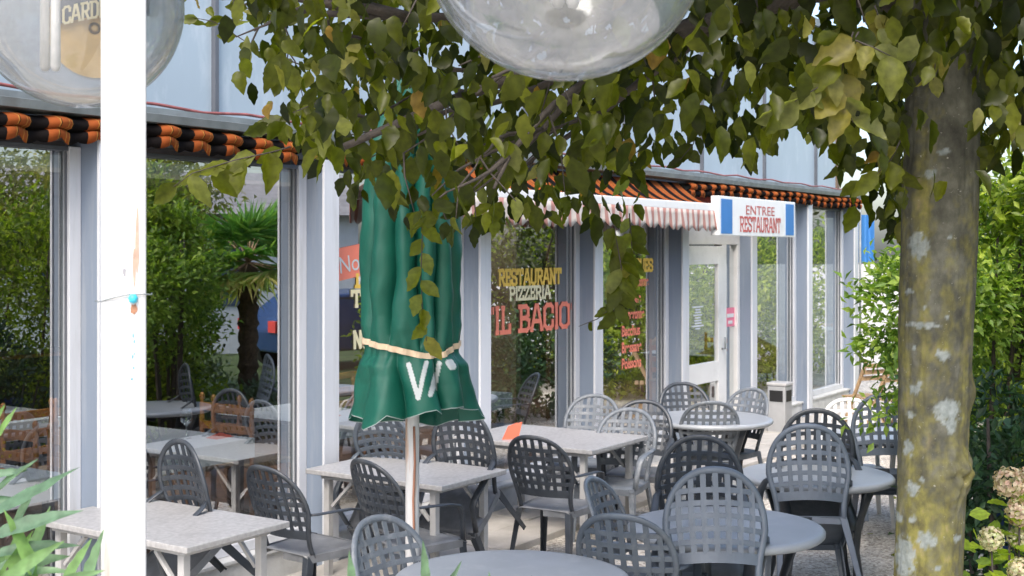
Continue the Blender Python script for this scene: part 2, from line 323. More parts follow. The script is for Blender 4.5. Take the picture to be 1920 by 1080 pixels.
# ------------------------------------------------------------------ facade frame of reference
DX, DY = 0.553, 0.833
O2 = (-1.388, 8.575); ANG = math.atan2(DY, DX)
def Wd(u, v, z=0.0): return Vector((O2[0]+u*DX+v*DY, O2[1]+u*DY-v*DX, z))
def fu(px, v=0.0):
    x0, y0 = O2[0]+v*DY, O2[1]-v*DX; r = (px-960)/F
    return (r*y0-x0)/(DX-r*DY)
def fz(px, py, v=0.0):
    u = fu(px, v); Y = O2[1]-v*DX+u*DY; return CH+(HOR-py)/F*Y

# ------------------------------------------------------------------ ground
def ground_mat():
    m = bpy.data.materials.new('gravel_ground'); m.use_nodes = True; t = m.node_tree; b = t.nodes['Principled BSDF']; b.inputs['Roughness'].default_value = 0.9
    tc = t.nodes.new('ShaderNodeTexCoord')
    vo = t.nodes.new('ShaderNodeTexVoronoi'); vo.inputs['Scale'].default_value = 55; t.links.new(tc.outputs['Object'], vo.inputs[0])
    cr = t.nodes.new('ShaderNodeValToRGB'); ramp(cr, [(0, (0.28, 0.25, 0.21)), (0.35, (0.48, 0.44, 0.385)), (0.7, (0.62, 0.58, 0.52)), (1, (0.75, 0.72, 0.66))])
    sp = t.nodes.new('ShaderNodeSeparateColor'); t.links.new(vo.outputs['Color'], sp.inputs[0]); t.links.new(sp.outputs[0], cr.inputs[0])
    no = t.nodes.new('ShaderNodeTexNoise'); no.inputs['Scale'].default_value = 1.6; no.inputs['Detail'].default_value = 8; t.links.new(tc.outputs['Object'], no.inputs[0])
    mp = t.nodes.new('ShaderNodeMapRange'); mp.inputs[1].default_value = .3; mp.inputs[2].default_value = .7; mp.inputs[3].default_value = 0.72; mp.inputs[4].default_value = 1.2; t.links.new(no.outputs[0], mp.inputs[0])
    vm = t.nodes.new('ShaderNodeVectorMath'); vm.operation = 'SCALE'; t.links.new(cr.outputs[0], vm.inputs[0]); t.links.new(mp.outputs[0], vm.inputs['Scale']); t.links.new(vm.outputs[0], b.inputs['Base Color'])
    bp = t.nodes.new('ShaderNodeBump'); bp.inputs['Strength'].default_value = 0.8; bp.inputs['Distance'].default_value = 0.012; bp.invert = True
    t.links.new(vo.outputs['Distance'], bp.inputs['Height']); t.links.new(bp.outputs[0], b.inputs['Normal'])
    return m
g = MB(); g.add([(-150, -150, 0), (150, -150, 0), (150, 200, 0), (-150, 200, 0)], [(0, 1, 2, 3)])
tag(g.build('ground', ground_mat()), kind='structure')
p = MB()
for k in range(-6, 13):
    for j in range(2):
        u0 = k*0.92
        p.box2((u0+.004, -(0.2+j*.40), -.02), (u0+.912, -(0.59+j*.40), 0.045+0.003*((k+j) % 3)))
tag(p.build('path', M['concrete'], loc=(O2[0], O2[1], 0), rot=(0, 0, ANG), bevel=0.006), kind='structure')
lm = mat('lawn_grass', (0.045, 0.075, 0.018), 0.9, 0.45, 3, 0.6, 90, dirt=(0.09, 0.10, 0.03), dscale=1.2)
lw_ = MB(); lw_.add([(3.7, -15, .006), (60, -15, .006), (60, 16, .006), (12, 16, .006), (7.2, 14.2, .006), (4.2, 11.2, .006)], [(0, 1, 2, 3, 4, 5)]); tag(lw_.build('lawn', lm), kind='structure')
# loose pebbles and kerb-like pale stones on the gravel
pb = MB()
for i in range(1500):
    Y = rng.uniform(5.5, 14); X = rng.uniform(-0.25*Y, 0.40*Y)
    if (X-O2[0])*DY-(Y-O2[1])*DX < 1.0: continue
    s = rng.uniform(.006, .016); a = rng.uniform(0, PI)
    pb.add([(X+s*math.cos(a+k*PI/2.5)*rng.uniform(.7, 1.1), Y+s*math.sin(a+k*PI/2.5)*rng.uniform(.7, 1.1), 0.0) for k in range(5)]+[(X, Y, s*.8)], [(k, (k+1) % 5, 5) for k in range(5)])
tag(pb.build('gravel', M['concrete']), kind='stuff')

# ------------------------------------------------------------------ stroke lettering (slab serifs)
def GL(ch):
    S = {'A': (.62, [[(0, 0), (.25, 1), (.37, 1), (.62, 0)], [(.12, .35), (.50, .35)]], [(0, 0), (.62, 0)]),
         'B': (.55, [[(.08, 0), (.08, 1)], [(.08, 1), (.38, 1), (.5, .88), (.5, .64), (.38, .52), (.08, .52)], [(.38, .52), (.55, .4), (.55, .12), (.42, 0), (.08, 0)]], [(.0, 0), (.0, 1)]),
         'C': (.52, [[(.52, .72), (.52, .88), (.4, 1), (.15, 1), (0, .85), (0, .15), (.15, 0), (.4, 0), (.52, .12), (.52, .28)]], []),
         'D': (.55, [[(.08, 0), (.08, 1)], [(.08, 1), (.4, 1), (.55, .85), (.55, .15), (.4, 0), (.08, 0)]], [(0, 0), (0, 1)]),
         'E': (.48, [[(.48, .78), (.48, 1), (.08, 1), (.08, 0), (.48, 0), (.48, .22)], [(.08, .52), (.36, .52)]], [(0, 0), (0, 1)]),
         'F': (.48, [[(.48, .78), (.48, 1), (.08, 1), (.08, 0)], [(.08, .52), (.36, .52)]], [(.08, 0)]),
         'I': (.16, [[(.08, 0), (.08, 1)]], [(.08, 0), (.08, 1)]),
         'L': (.46, [[(.08, 1), (.08, 0), (.46, 0), (.46, .25)]], [(.08, 1), (.0, 0)]),
         'N': (.58, [[(.06, 0), (.06, 1), (.52, 0), (.52, 1)]], [(.06, 0), (.52, 1), (0, 1)]),
         'O': (.55, [[(.15, 0), (0, .15), (0, .85), (.15, 1), (.4, 1), (.55, .85), (.55, .15), (.4, 0), (.15, 0)]], []),
         'P': (.52, [[(.08, 0), (.08, 1)], [(.08, 1), (.4, 1), (.52, .88), (.52, .58), (.4, .46), (.08, .46)]], [(.08, 0), (0, 1)]),
         'R': (.56, [[(.08, 0), (.08, 1)], [(.08, 1), (.4, 1), (.52, .88), (.52, .6), (.4, .48), (.08, .48)], [(.3, .48), (.54, 0)]], [(.08, 0), (0, 1), (.56, 0)]),
         'S': (.5, [[(.5, .75), (.5, .88), (.38, 1), (.12, 1), (0, .88), (0, .65), (.12, .54), (.38, .46), (.5, .35), (.5, .12), (.38, 0), (.12, 0), (0, .12), (0, .25)]], []),
         'T': (.54, [[(0, .78), (0, 1), (.54, 1), (.54, .78)], [(.27, 1), (.27, 0)]], [(.27, 0)]),
         'U': (.56, [[(.04, 1), (.04, .15), (.18, 0), (.38, 0), (.52, .15), (.52, 1)]], [(.04, 1), (.52, 1)]),
         'V': (.6, [[(0, 1), (.3, 0), (.6, 1)]], [(0, 1), (.6, 1)]),
         'Z': (.5, [[(0, .78), (0, 1), (.5, 1), (0, 0), (.5, 0), (.5, .22)]], []),
         '"': (.26, [[(.05, 1), (.05, .78)], [(.22, 1), (.22, .78)]], []), ' ': (.25, [], [])}
    return S[ch]
def letters(text, h, width, th, serif=True):
    """strokes as quads in the x-z plane centred on x; returns (verts, faces)"""
    tot = 0
    for ch in text: tot += GL(ch)[0]+.17
    tot -= .17; sx = width/tot; x = -width/2; vs, fs = [], []; e = 0.0
    def seg(a, b, ex=th/2):
        nonlocal e
        a = Vector(a); b = Vector(b); d = (b-a).normalized(); n = Vector((-d.y, d.x))*th/2; a = a-d*ex; b = b+d*ex
        i = len(vs); e += 0.00004
        for q in (a-n, b-n, b+n, a+n): vs.append((q.x, -e, q.y))
        fs.append((i, i+1, i+2, i+3))
    for ch in text:
        wd, st, se = GL(ch)
        for pl in st:
            for a, b in zip(pl, pl[1:]): seg((x+a[0]*sx, a[1]*h), (x+b[0]*sx, b[1]*h))
        if serif:
            for q in se: seg((x+(q[0]-.09)*sx, q[1]*h), (x+(q[0]+.09)*sx, q[1]*h), th*.1)
        x += (wd+.17)*sx
    return vs, fs
def bfont(text, size, xs=1.0, ext=0.0, off=0.0):
    cu = bpy.data.curves.new('t', 'FONT'); cu.body = text; cu.size = size; cu.align_x = 'CENTER'; cu.offset = off
    o = bpy.data.objects.new('t', cu); C.objects.link(o)
    dg = bpy.context.evaluated_depsgraph_get(); me = o.evaluated_get(dg).to_mesh()
    vs = [(v.co.x*xs, -.001, v.co.y) for v in me.vertices]; fs = [tuple(p.vertices) for p in me.polygons]
    o.evaluated_get(dg).to_mesh_clear(); bpy.data.objects.remove(o); bpy.data.curves.remove(cu)
    return vs, fs

# ------------------------------------------------------------------ the restaurant building (local x=u along facade, -y=outward)
B = empty('restaurant_building', 'pale blue-grey glass-fronted restaurant with row of columns and tall windows', 'building', (O2[0], O2[1], 0), ANG)
SP = 1.82
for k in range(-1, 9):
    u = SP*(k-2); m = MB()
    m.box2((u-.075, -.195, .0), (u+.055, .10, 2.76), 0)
    m.box2((u-.085, -.215, .0), (u+.065, -.1952, 2.76), 1)  # paler front plate: light on the column fronts put into the colour
    m.build('column', [M['bluegrey'], M['palepaint_litfront'], M['darkmetal']], B, 0.003)
for k in range(-1, 8):
    a, b = SP*(k-2)+.08, SP*(k-1)-.09
    if k == 5: continue
    m = MB(); m.box2((a-.01, -.13, 0), (b+.01, .06, .1998)); m.build('plinth', M['plinth'], B, 0.004)
    m = MB(); m.box2((a-.01, -.15, .20), (b+.01, .07, .225)); m.build('sill', M['plinth'], B, 0.004)
def pane_uv(name, a, b, z0, z1, y, parent, m=None):
    q = MB(); q.add([(a, y, z0), (b, y, z0), (b, y, z1), (a, y, z1)], [(0, 1, 2, 3)]); return q.build(name, m or M['glass'], parent)
WIN = {}
for k in range(-1, 8):
    if k == 5: continue
    a, b = SP*(k-2)+.077, SP*(k-1)-.077; wnd = empty('window', parent=B); wnd.empty_display_size = .1; WIN[k] = wnd
    q = MB(); s = .075
    q.box2((a, -.05, .227), (a+s, .03, 2.725)); q.box2((b-s, -.05, .227), (b, .03, 2.725))
    q.box2((a+s, -.05, .227), (b-s, .03, .29)); q.box2((a+s, -.04, 2.70), (b-s, .025, 2.725), 1)
    q.box2((a+s, -.030, .29), (a+s+.008, -.012, 2.70), 1); q.box2((b-s-.008, -.030, .29), (b-s, -.012, 2.70), 1)
    q.build('frame', [M['palepaint_litfront'], M['darkmetal']], wnd, 0.003)
    pane_uv('pane', a+s, b-s, .29, 2.70, 0, wnd)
def lettering(parent, vs, fs, px, py, v, m, name='lettering', z=None, dz=0, tilt=0):
    u = fu(px, v); zz = z if z is not None else fz(px, py, v)
    q = MB(); c, s_ = math.cos(tilt), math.sin(tilt)
    q.add([(u+x*c-z_*s_, -v+y, zz+x*s_+z_*c) for x, y, z_ in vs], fs); return q.build(name, m, parent)
def textspan(px0, px1, v=0.006): return fu(px1, v)-fu(px0, v)
vv = 0.006
def wtext(k, text, x0, x1, yb, yt, m, th, serif=True):
    xm = (x0+x1)/2; wd = textspan(x0, x1); u0, u1 = fu(x0, vv), fu(x1, vv)
    h = fz(xm, yt, vv)-fz(xm, yb, vv); z = fz(xm, yb, vv)
    vs, fs = letters(text, h, wd, th, serif)
    lettering(WIN[k], vs, fs, 0, 0, vv, m, z=z).location.x = (u0+u1)/2-fu(0, vv)
wtext(3, 'RESTAURANT', 936, 1051, 532, 506, M['gold'], .028)
wtext(3, 'PIZZERIA', 956, 1031, 560, 538, M['cream'], .024)
wtext(3, 'IL BACIO', 930, 1066, 618, 574, M['coralletter'], .040)
wtext(3, '"', 919, 926, 624, 578, M['coralletter'], .02, False)
wtext(3, '"', 1066, 1073, 610, 570, M['coralletter'], .02, False)
wtext(4, 'FONDUES', 1166, 1223, 508, 487, M['gold'], .028)
for t_, x1, y in (('Bourguignonne', 1216, 533), ('Bressane', 1202, 564), ('Vigneronne', 1208, 594), ('Bacchus', 1200, 625), ('Bressane', 1203, 656), ('Poissons', 1202, 686)):
    vs, fs = bfont(t_, 0.17, 1.0, off=0.005); xs = [v[0] for v in vs]; wdt = textspan(1166, x1); sc_ = wdt/(max(xs)-min(xs))
    vs = [((v[0]-min(xs))*sc_, v[1], v[2]*.85) for v in vs]
    q = MB(); uu = fu(1166, vv); zz = fz(1180, y+4, vv)
    q.add([(uu+x, -vv, zz+z_) for x, _, z_ in vs], fs); q.build('lettering', M['coralletter'], WIN[4])
wtext(2, 'L', 668, 680, 537, 516, M['gold'], .028)
wtext(2, 'TR', 660, 700, 573, 546, M['cream'], .028)
wtext(2, 'NO', 664, 693, 650, 622, M['cream'], .028)
# tilted red notice inside window two
q = MB(); uc, zc = fu(672, vv), fz(672, 492, vv); vs = [(-.26, -.1), (.26, -.1), (.26, .13), (-.26, .13)]
ca, sa = math.cos(.14), math.sin(.14)
q.add([(uc+x*ca-z_*sa, -vv, zc+x*sa+z_*ca) for x, z_ in vs], [(0, 1, 2, 3)], 0)
tv, tf = bfont('Notre', .17); q.add([(uc+(x+.0)*ca-(z_-.05)*sa, -vv-.003, zc+x*sa+(z_-.05)*ca) for x, _, z_ in tv], tf, 1)
q.build('notice', [M['coralletter'], M['whiteletter']], WIN[2])

# door bay (K5..K6)
a, b = SP*3+.077, SP*4-.077
door = empty('door', parent=B)
q = MB()
q.box2((a, -.06, .03), (a+.09, .05, 2.76)); q.box2((b-.07, -.06, .03), (b, .05, 2.76)); q.box2((a+.09, -.06, 2.22), (b-.07, .05, 2.40))
ml = fu(1349)
q.box2((ml-.05, -.06, .03), (ml+.06, .05, 2.22))
q.build('door_frame', M['whitepaint'], door, .004)
q = MB(); q.box2((a+.09, -.045, 2.40), (b-.07, .03, 2.76)); q.build('transom_panel', mat('dark_red_panel', (0.30, 0.035, 0.025), .5), door)
q = MB(); l0, l1 = a+.095, ml-.055
q.box2((l0, -.08, .05), (l0+.10, -.035, 2.2)); q.box2((l1-.15, -.08, .05), (l1, -.035, 2.2)); q.box2((l0+.10, -.08, 2.0), (l1-.15, -.035, 2.2))
q.box2((l0+.10, -.08, .70), (l1-.15, -.035, .92)); q.box2((l0+.10, -.08, .05), (l1-.15, -.035, .22))
q.build('door_leaf', M['whitepaint'], door, .004)
pane_uv('pane', l0+.10, l1-.15, .92, 2.0, -.055, door); pane_uv('pane', l0+.10, l1-.15, .22, .70, -.055, door)
pane_uv('pane', ml+.06, b-.07, .03, 2.22, -.01, door)
q = MB(); q.tube([(l1-.06, -.08, 1.05), (l1-.06, -.12, 1.05), (l1-.06, -.12, 1.18)], .012); q.build('handle', M['gutter'], door)
q = MB(); uc = fu(1369, .02); q.box2((uc-.13, -.022, fz(1369, 612, .02)), (uc+.13, -.018, fz(1369, 577, .02)), 0)
q.box2((uc-.10, -.026, fz(1369, 595, .02)), (uc+.09, -.0222, fz(1369, 588, .02)), 1); q.box2((uc-.06, -.026, fz(1369, 607, .02)), (uc+.05, -.0222, fz(1369, 601, .02)), 1)
q.build('sticker', [M['pink'], M['whiteletter']], door)
q = MB(); uo = (l0+l1)/2-.10
for i, wd_ in enumerate((.26, .12, .14, .2, .12, .16, .16, .28, .1)):
    z_ = fz(1308, 577+i*5.1, .06); q.box2((uo-wd_/2, -.062, z_), (uo+wd_/2, -.058, z_+.016))
q.build('opening_hours', M['whiteletter'], door)

# fascia, gutter, red pipe, upper panels
q = MB(); q.box2((-5.6, -.04, 2.765), (11.05, .10, 2.94)); q.build('fascia', M['darkmetal'], B)
q = MB()
pr = [(-.10, 2.872), (-.25, 2.885), (-.262, 2.93), (-.250, 2.933), (-.24, 2.905), (-.10, 2.895)]
n = len(pr); vs = [(u, y, z) for u in (-5.7, 11.15) for y, z in pr]; q.add(vs, [(i, (i+1) % n, n+(i+1) % n, n+i) for i in range(n)]+[tuple(range(n)), tuple(range(2*n-1, n-1, -1))])
q.box2((-5.7, -.12, 2.945), (11.15, .32, 2.985)); q.build('gutter', M['gutter'], B)
q = MB(); rp = [(-5.6+i*.35, -.10+.012*math.sin(i*1.7), 3.003+.012*math.sin(i*2.3)) for i in range(48)]; q.tube(rp, .010, 6); q.build('red_pipe', M['redpipe'], B)
um = [fu(400, -.12)+SP*i for i in range(-3, 8)]
um = [u for u in um if -5.6 < u < 11.1]; ed = [-5.65]+um+[11.1]
for a_, b_ in zip(ed, ed[1:]):
    q = MB(); q.box2((a_+.016, .12, 2.99), (b_-.016, .15, 5.2)); q.build('upper_panel', M['panel'], B)
for u in um:
    q = MB(); q.box2((u-.015, .085, 2.986), (u+.015, .16, 5.2)); q.build('mullion', M['darkmetal'], B)
q = MB(); q.box2((-5.7, 2.5, 5.2), (11.15, 6.2, 5.35)); q.box2((-5.6, 2.5, 2.80), (11.05, 6.1, 2.90)); q.box2((-5.7, .05, 5.2), (11.15, .2, 5.3)); q.build('roof', [M['gutter']], B)
q = MB(); q.box2((-5.6, 2.45, 2.76), (11.0, 6.0, 2.797)); q.build('ceiling', M['ceil'], B)  # roof and ceiling stop short of the facade, leaving an added opening for daylight
q = MB(); q.box2((-5.6, 6.0, 0), (11.05, 6.12, 5.2)); q.box2((-5.72, .0, 0), (-5.6, 6.12, 5.2)); q.box2((11.0, 3.0, 0), (11.12, 6.0, 5.2)); q.box2((11.0, .10, 2.62), (11.12, 3.0, 5.2)); q.box2((11.0, .1, 0), (11.12, 3.0, .22))
q.box2((5.0, 1.6, 0.1), (5.1, 6, 2.75)); q.box2((3.1, 3.0, .1), (5.0, 3.1, 2.75))
q.build('wall', M['wallin'], B)
q = MB(); q.add([(-5.7, .2, 5.25), (11.15, .2, 5.25), (11.15, 2.5, 5.25), (-5.7, 2.5, 5.25)], [(0, 1, 2, 3)]); q.build('added_skylight', glassmat('added_skylight_glass', .06, (.92, .94, .94), .4), B)  # unseen glazed strip added to let daylight onto the inside tables
q = MB(); q.add([(11.06, .1, .22), (11.06, 3.0, .22), (11.06, 3.0, 2.62), (11.06, .1, 2.62)], [(0, 1, 2, 3)]); q.build('end_pane', M['glass'], B)
q = MB(); q.box2((-5.6, .07, 0), (11.0, 6.0, .12)); q.build('interior_floor', M['floorin'], B)

# sheer curtain in window four
q = MB(); vs = []; n = 40; u0, u1 = fu(1138), fu(1192)
for j, z_ in enumerate((2.5, 2.1, 1.75, 1.5)):
    for i in range(n+1):
        f = i/n; tw = 1.0-0.25*math.sin(j/3*PI)
        vs.append((u0+(u1-u0)*f*tw, .18+.035*math.sin(f*40), z_ - (.12*(1-f) if j == 3 else 0)))
q.add(vs, [(j*(n+1)+i, j*(n+1)+i+1, (j+1)*(n+1)+i+1, (j+1)*(n+1)+i) for j in range(3) for i in range(n)], 0, True)
cur = q.build('sheer_curtain', M['curtain'], None, loc=(O2[0], O2[1], 0), rot=(0, 0, ANG)); tag(cur, 'sheer white curtain drawn aside inside the window lettered FONDUES', 'curtain')

# ------------------------------------------------------------------ awnings
def fabloc(o): o.location = (O2[0], O2[1], 0); o.rotation_euler = (0, 0, ANG); return o
def rolled(u0, u1, name, label, group):
    root = empty(name, label, 'awning', (O2[0], O2[1], 0), ANG, group)
    # bulged folded valance with scalloped lower hem
    prof = [(-.12, 2.872), (-.20, 2.866), (-.245, 2.848), (-.255, 2.827), (-.24, 2.808), (-.205, 2.799), (-.212, 2.791), (-.235, 2.782), (-.238, 2.762), (-.225, 2.742)]
    nu = int((u1-u0)/.0125); vs = []
    for i in range(nu+1):
        u = u0+(u1-u0)*i/nu; f = (u/.25) % 1; sc_ = abs(math.sin(PI*((u+.02)/.125)))
        for j, (y, z) in enumerate(prof):
            dz = 0.012*math.sin(u*3.1)+(-.018+.022*(1-sc_) if j == len(prof)-1 else 0)+.012*math.sin(2*PI*(f-.1))*(j/9)
            vs.append((u-(.0 if j < 6 else .025), y-.020*math.sin(2*PI*u/.25-.1)-.006*math.sin(u*17), z+dz))
    n = len(prof); q = MB(); q.add(vs, [(i*n+j, (i+1)*n+j, (i+1)*n+j+1, i*n+j+1) for i in range(nu) for j in range(n-1)], 0, True)
    o = q.build('valance', M['orangefab'], root); sm = o.modifiers.new('s', 'SOLIDIFY'); sm.thickness = .004
    q = MB(); q.box2((u0, -.10, 2.84), (u1, -.045, 2.868)); q.box2((u0, -.12, 2.79), (u1, -.08, 2.835)); q.build('roller', M['gutter'], root)
    return root
rolled(-5.5, fu(560, .2), 'rolled_awning', 'rolled-up orange and black striped awning above the left hand windows', 'rolled awnings over the windows')
rolled(.1, .9, 'rolled_awning', 'short rolled orange awning behind the top of the green parasol', 'rolled awnings over the windows')
rolled(5.5, 11.05, 'rolled_awning', 'rolled-up orange and black awning right of the entrance sign', 'rolled awnings over the windows')
AW = empty('half_open_awning', 'half-open orange awning with white bar and pink striped scalloped valance', 'awning', (O2[0], O2[1], 0), ANG)
au0, au1 = 1.05, 5.44; vb = .52; zb = 2.60
q = MB(); nu = 340; vs = []
for i in range(nu+1):
    u = au0+(au1-au0)*i/nu
    for j in range(6):
        f = j/5; vs.append((u, -.14-(vb-.14)*f, 2.85+(zb+.01-2.85)*f-.035*math.sin(PI*f)+.010*math.sin(2*PI*u/.25)*f))
q.add(vs, [(i*6+j, (i+1)*6+j, (i+1)*6+j+1, i*6+j+1) for i in range(nu) for j in range(5)], 0, True)
o = q.build('canopy', M['orangefab'], AW); sm = o.modifiers.new('s', 'SOLIDIFY'); sm.thickness = .004
q = MB(); vs = []
for i in range(nu+1):
    u = au0+(au1-au0)*i/nu; s_ = abs(math.sin(PI*u/.125))
    for j in range(5):
        f = j/4; vs.append((u, -vb-.028-.012*f+.016*math.sin(u*2*PI/.25)*f+.008*math.sin(u*9)*f, zb-.045-(.155+.045*s_)*f+.012*math.sin(u*2.2)*f))
q.add(vs, [(i*5+j, (i+1)*5+j, (i+1)*5+j+1, i*5+j+1) for i in range(nu) for j in range(4)], 0, True)
o = q.build('valance', M['pinkfab'], AW); sm = o.modifiers.new('s', 'SOLIDIFY'); sm.thickness = .004
q = MB(); q.box2((au0-.02, -vb-.03, zb-.05), (au1+.02, -vb+.03, zb+.03)); q.build('front_bar', M['whitepaint'], AW, .01)
for ua in (au0+.5, (au0+au1)/2, au1-.5):
    q = MB(); q.sweep([(ua, -.1, 2.70), (ua+.35, -.28, 2.66), (ua+.1, -vb+.03, zb-.01)], (0, 0, 1), .015, .012); q.build('arm', M['whitepaint'], AW)
q = MB()
nu2 = int((au1-au0)/.0125); vs = []
for i in range(nu2+1):
    u = au0+(au1-au0)*i/nu2
    for y, z in ((-.085, 2.86), (-.10, 2.75), (-.098, 2.63+.02*abs(math.sin(PI*u/.125)))): vs.append((u, y-.008*math.sin(2*PI*u/.25), z))
q.add(vs, [(i*3+j, (i+1)*3+j, (i+1)*3+j+1, i*3+j+1) for i in range(nu2) for j in range(2)], 0, True); q.build('rear_valance', M['orangefab'], AW)

# ------------------------------------------------------------------ ENTREE RESTAURANT sign
sv = .60; s0, s1 = fu(1348, sv), fu(1491, sv); zt, zb_ = fz(1420, 373, sv), fz(1420, 443, sv); sm_ = (s0+s1)/2; sw = s1-s0; sh = zt-zb_
S = empty('entrance_sign', 'white rectangular sign with blue ends reading ENTREE RESTAURANT', 'sign', Wd(sm_, sv, zb_), ANG)
q = MB(); q.box2((-sw/2, -.0, 0), (sw/2, .09, sh)); q.build('board', M['signwhite'], S, .006)
for x0, x1 in ((-sw/2+.05, -sw/2+.33), (sw/2-.30, sw/2-.05)):
    q = MB(); q.box2((x0, -.004, .02), (x1, -.001, sh-.03)); q.build('blue_panel', M['signblue'], S)
vs, fs = bfont('ENTREE', .165, 1.0); xs = [v[0] for v in vs]; f = .80/(max(xs)-min(xs)); q = MB(); q.add([(x*f+.02, -.004, sh*.57+z_*.85) for x, _, z_ in vs], fs); q.build('lettering', M['signred'], S)
vs, fs = letters('RESTAURANT', sh*.36, 1.12, .021); q = MB(); q.add([(x+.03, -.004+y, sh*.13+z_) for x, y, z_ in vs], fs); q.build('lettering', M['signred'], S)
for x in (-.7, .7):
    q = MB(); q.box2((x-.015, .09, sh*.5), (x+.015, .53, sh*.5+.03)); q.build('bracket', M['gutter'], S)

# ------------------------------------------------------------------ chairs
def ysurf(x, z):
    f = (z-.40)/.5; return -.20-.17*max(f, 0)**.95 + .055*(x/.23)**2
def hw_(z):
    t = (z-.40)/.52
    if t < .52:
        f = t/.52; return .196+.039*math.sin(f*PI/2)**1.5-.016*math.sin(f*PI)
    return .235*max(0, 1-((t-.52)/.48)**2.35)**(1/2.35)
def make_chair(name, mt, n_v=6, pz=.057, smt=None):
    root = empty(name)
    b = MB(); ztop = .92; path = []
    zs = [.40+.52*.52*i/8 for i in range(9)]
    for z in zs: path.append((-hw_(z), z))
    for i in range(1, 24):
        a = PI-PI*i/24; c_, s_ = math.cos(a), math.sin(a)
        path.append((.235*math.copysign(abs(c_)**(2/2.35), c_), .40+.52*(.52+.48*s_**(2/2.35))))
    path += [(-x, z) for x, z in path[:9][::-1]]
    pts = [Vector((x, ysurf(x, z), z)) for x, z in path]; wds = []
    for i, p_ in enumerate(pts):
        t = (pts[min(i+1, len(pts)-1)]-pts[max(i-1, 0)]).normalized(); nrm = Vector((0, 1, .32)).normalized(); wds.append(t.cross(nrm))
    b.sweep(pts, wds, .0175, .011, 8, 0, True)
    # lattice
    pv = .0585
    for i in range(n_v+1):
        x = (i-n_v/2)*pv
        if abs(x) > .20: continue
        # topmost z on the arch for this x
        zt_ = .40+.52*(.52+.48*max(0, 1-(abs(x)/.235)**2.35)**(1/2.35))-.006
        zz = [.545+(zt_-.545)*j/8 for j in range(9)]
        wv = .0135
        b.sweep([(x*(0.90+.10*min(1, (z-.5)/.2)), ysurf(x, z), z) for z in zz], (1, 0, 0), wv, .0035, 4)
    z = .548+pz*.95; k = 0
    while z < .885:
        h = hw_(z)-.006
        if h > .06: b.sweep([(h*(j/5-1), ysurf(h*(j/5-1), z)+.001, z) for j in range(11)], (0, -.3, 1), .0130, .0045, 4)
        z += pz; k += 1
    b.sweep([(hw_(.53)*(j/5-1), ysurf(hw_(.53)*(j/5-1), .53), .533) for j in range(11)], (0, -.3, 1), .026, .005, 4)
    b.build('backrest', mt, root)
    # seat
    s = MB(); nx, ny = 10, 10; vs = []
    for j in range(ny+1):
        y = -.215+.445*j/ny; hwx = .205+.028*min(1, j/6)
        for i in range(nx+1):
            fx = i/nx*2-1; x = hwx*fx; edge = max(abs(fx)-.85, 0)/.15
            z = .418+.012*(j/ny)-.014*(1-fx*fx)*math.sin(PI*j/ny)-.022*(max(j-8.5, 0)/1.5)**2-.012*edge
            vs.append((x, y, z))
    s.add(vs, [(j*(nx+1)+i, j*(nx+1)+i+1, (j+1)*(nx+1)+i+1, (j+1)*(nx+1)+i) for j in range(ny) for i in range(nx)], 0, True)
    s.sweep([(-.203, -.20, .395), (-.232, .03, .395), (-.232, .19, .395), (-.20, .225, .393), (0, .232, .393), (.20, .225, .393), (.232, .19, .395), (.232, .03, .395), (.203, -.20, .395), (0, -.212, .395)], (0, 0, 1), .022, .004, 4)
    so = s.build('seat', smt or mt, root); md = so.modifiers.new('s', 'SOLIDIFY'); md.thickness = .006; md.offset = -1
    for sx in (-1, 1):
        a = MB()
        P_ = [(sx*.222, ysurf(.222, .635)+.005, .655), (sx*.245, -.18, .655), (sx*.262, -.05, .655), (sx*.265, .07, .650), (sx*.262, .135, .635), (sx*.254, .165, .60), (sx*.245, .180, .53), (sx*.234, .195, .42)]
        a.sweep(P_, (1, 0, 0), [.014, .020, .025, .026, .026, .025, .021, .020], [.009, .007, .007, .007, .008, .010, .012, .013], 8, 0, True)
        a.build('armrest', mt, root)
        for yy, foot, hwt in ((.195, .225, .42), (-.185, -.275, .41)):
            l = MB(); x0 = sx*(.225 if yy > 0 else .20); x1 = sx*(.248 if yy > 0 else .235)
            # L-section tapered leg
            for (ox, oy, wx, wy) in ((0, 0, .006, .026), (-sx*.018, (.022 if yy > 0 else -.022), .020, .006)):
                vs = []
                for f in (0, 1):
                    t = 1-.35*f; cx, cy, cz = x0+(x1-x0)*f, yy+(foot-yy)*f, hwt*(1-f)
                    for dx_, dy_ in ((-1, -1), (1, -1), (1, 1), (-1, 1)): vs.append((cx+(ox+dx_*wx)*t, cy+(oy+dy_*wy)*t, cz))
                l.add(vs, [(0, 1, 2, 3)[::-1], (4, 5, 6, 7)[::-1], (0, 1, 5, 4), (1, 2, 6, 5), (2, 3, 7, 6), (3, 0, 4, 7)])
            l.build('leg', mt, root, .002)
    return root
protos = {}
GCH = 'plastic garden armchairs with lattice backs'
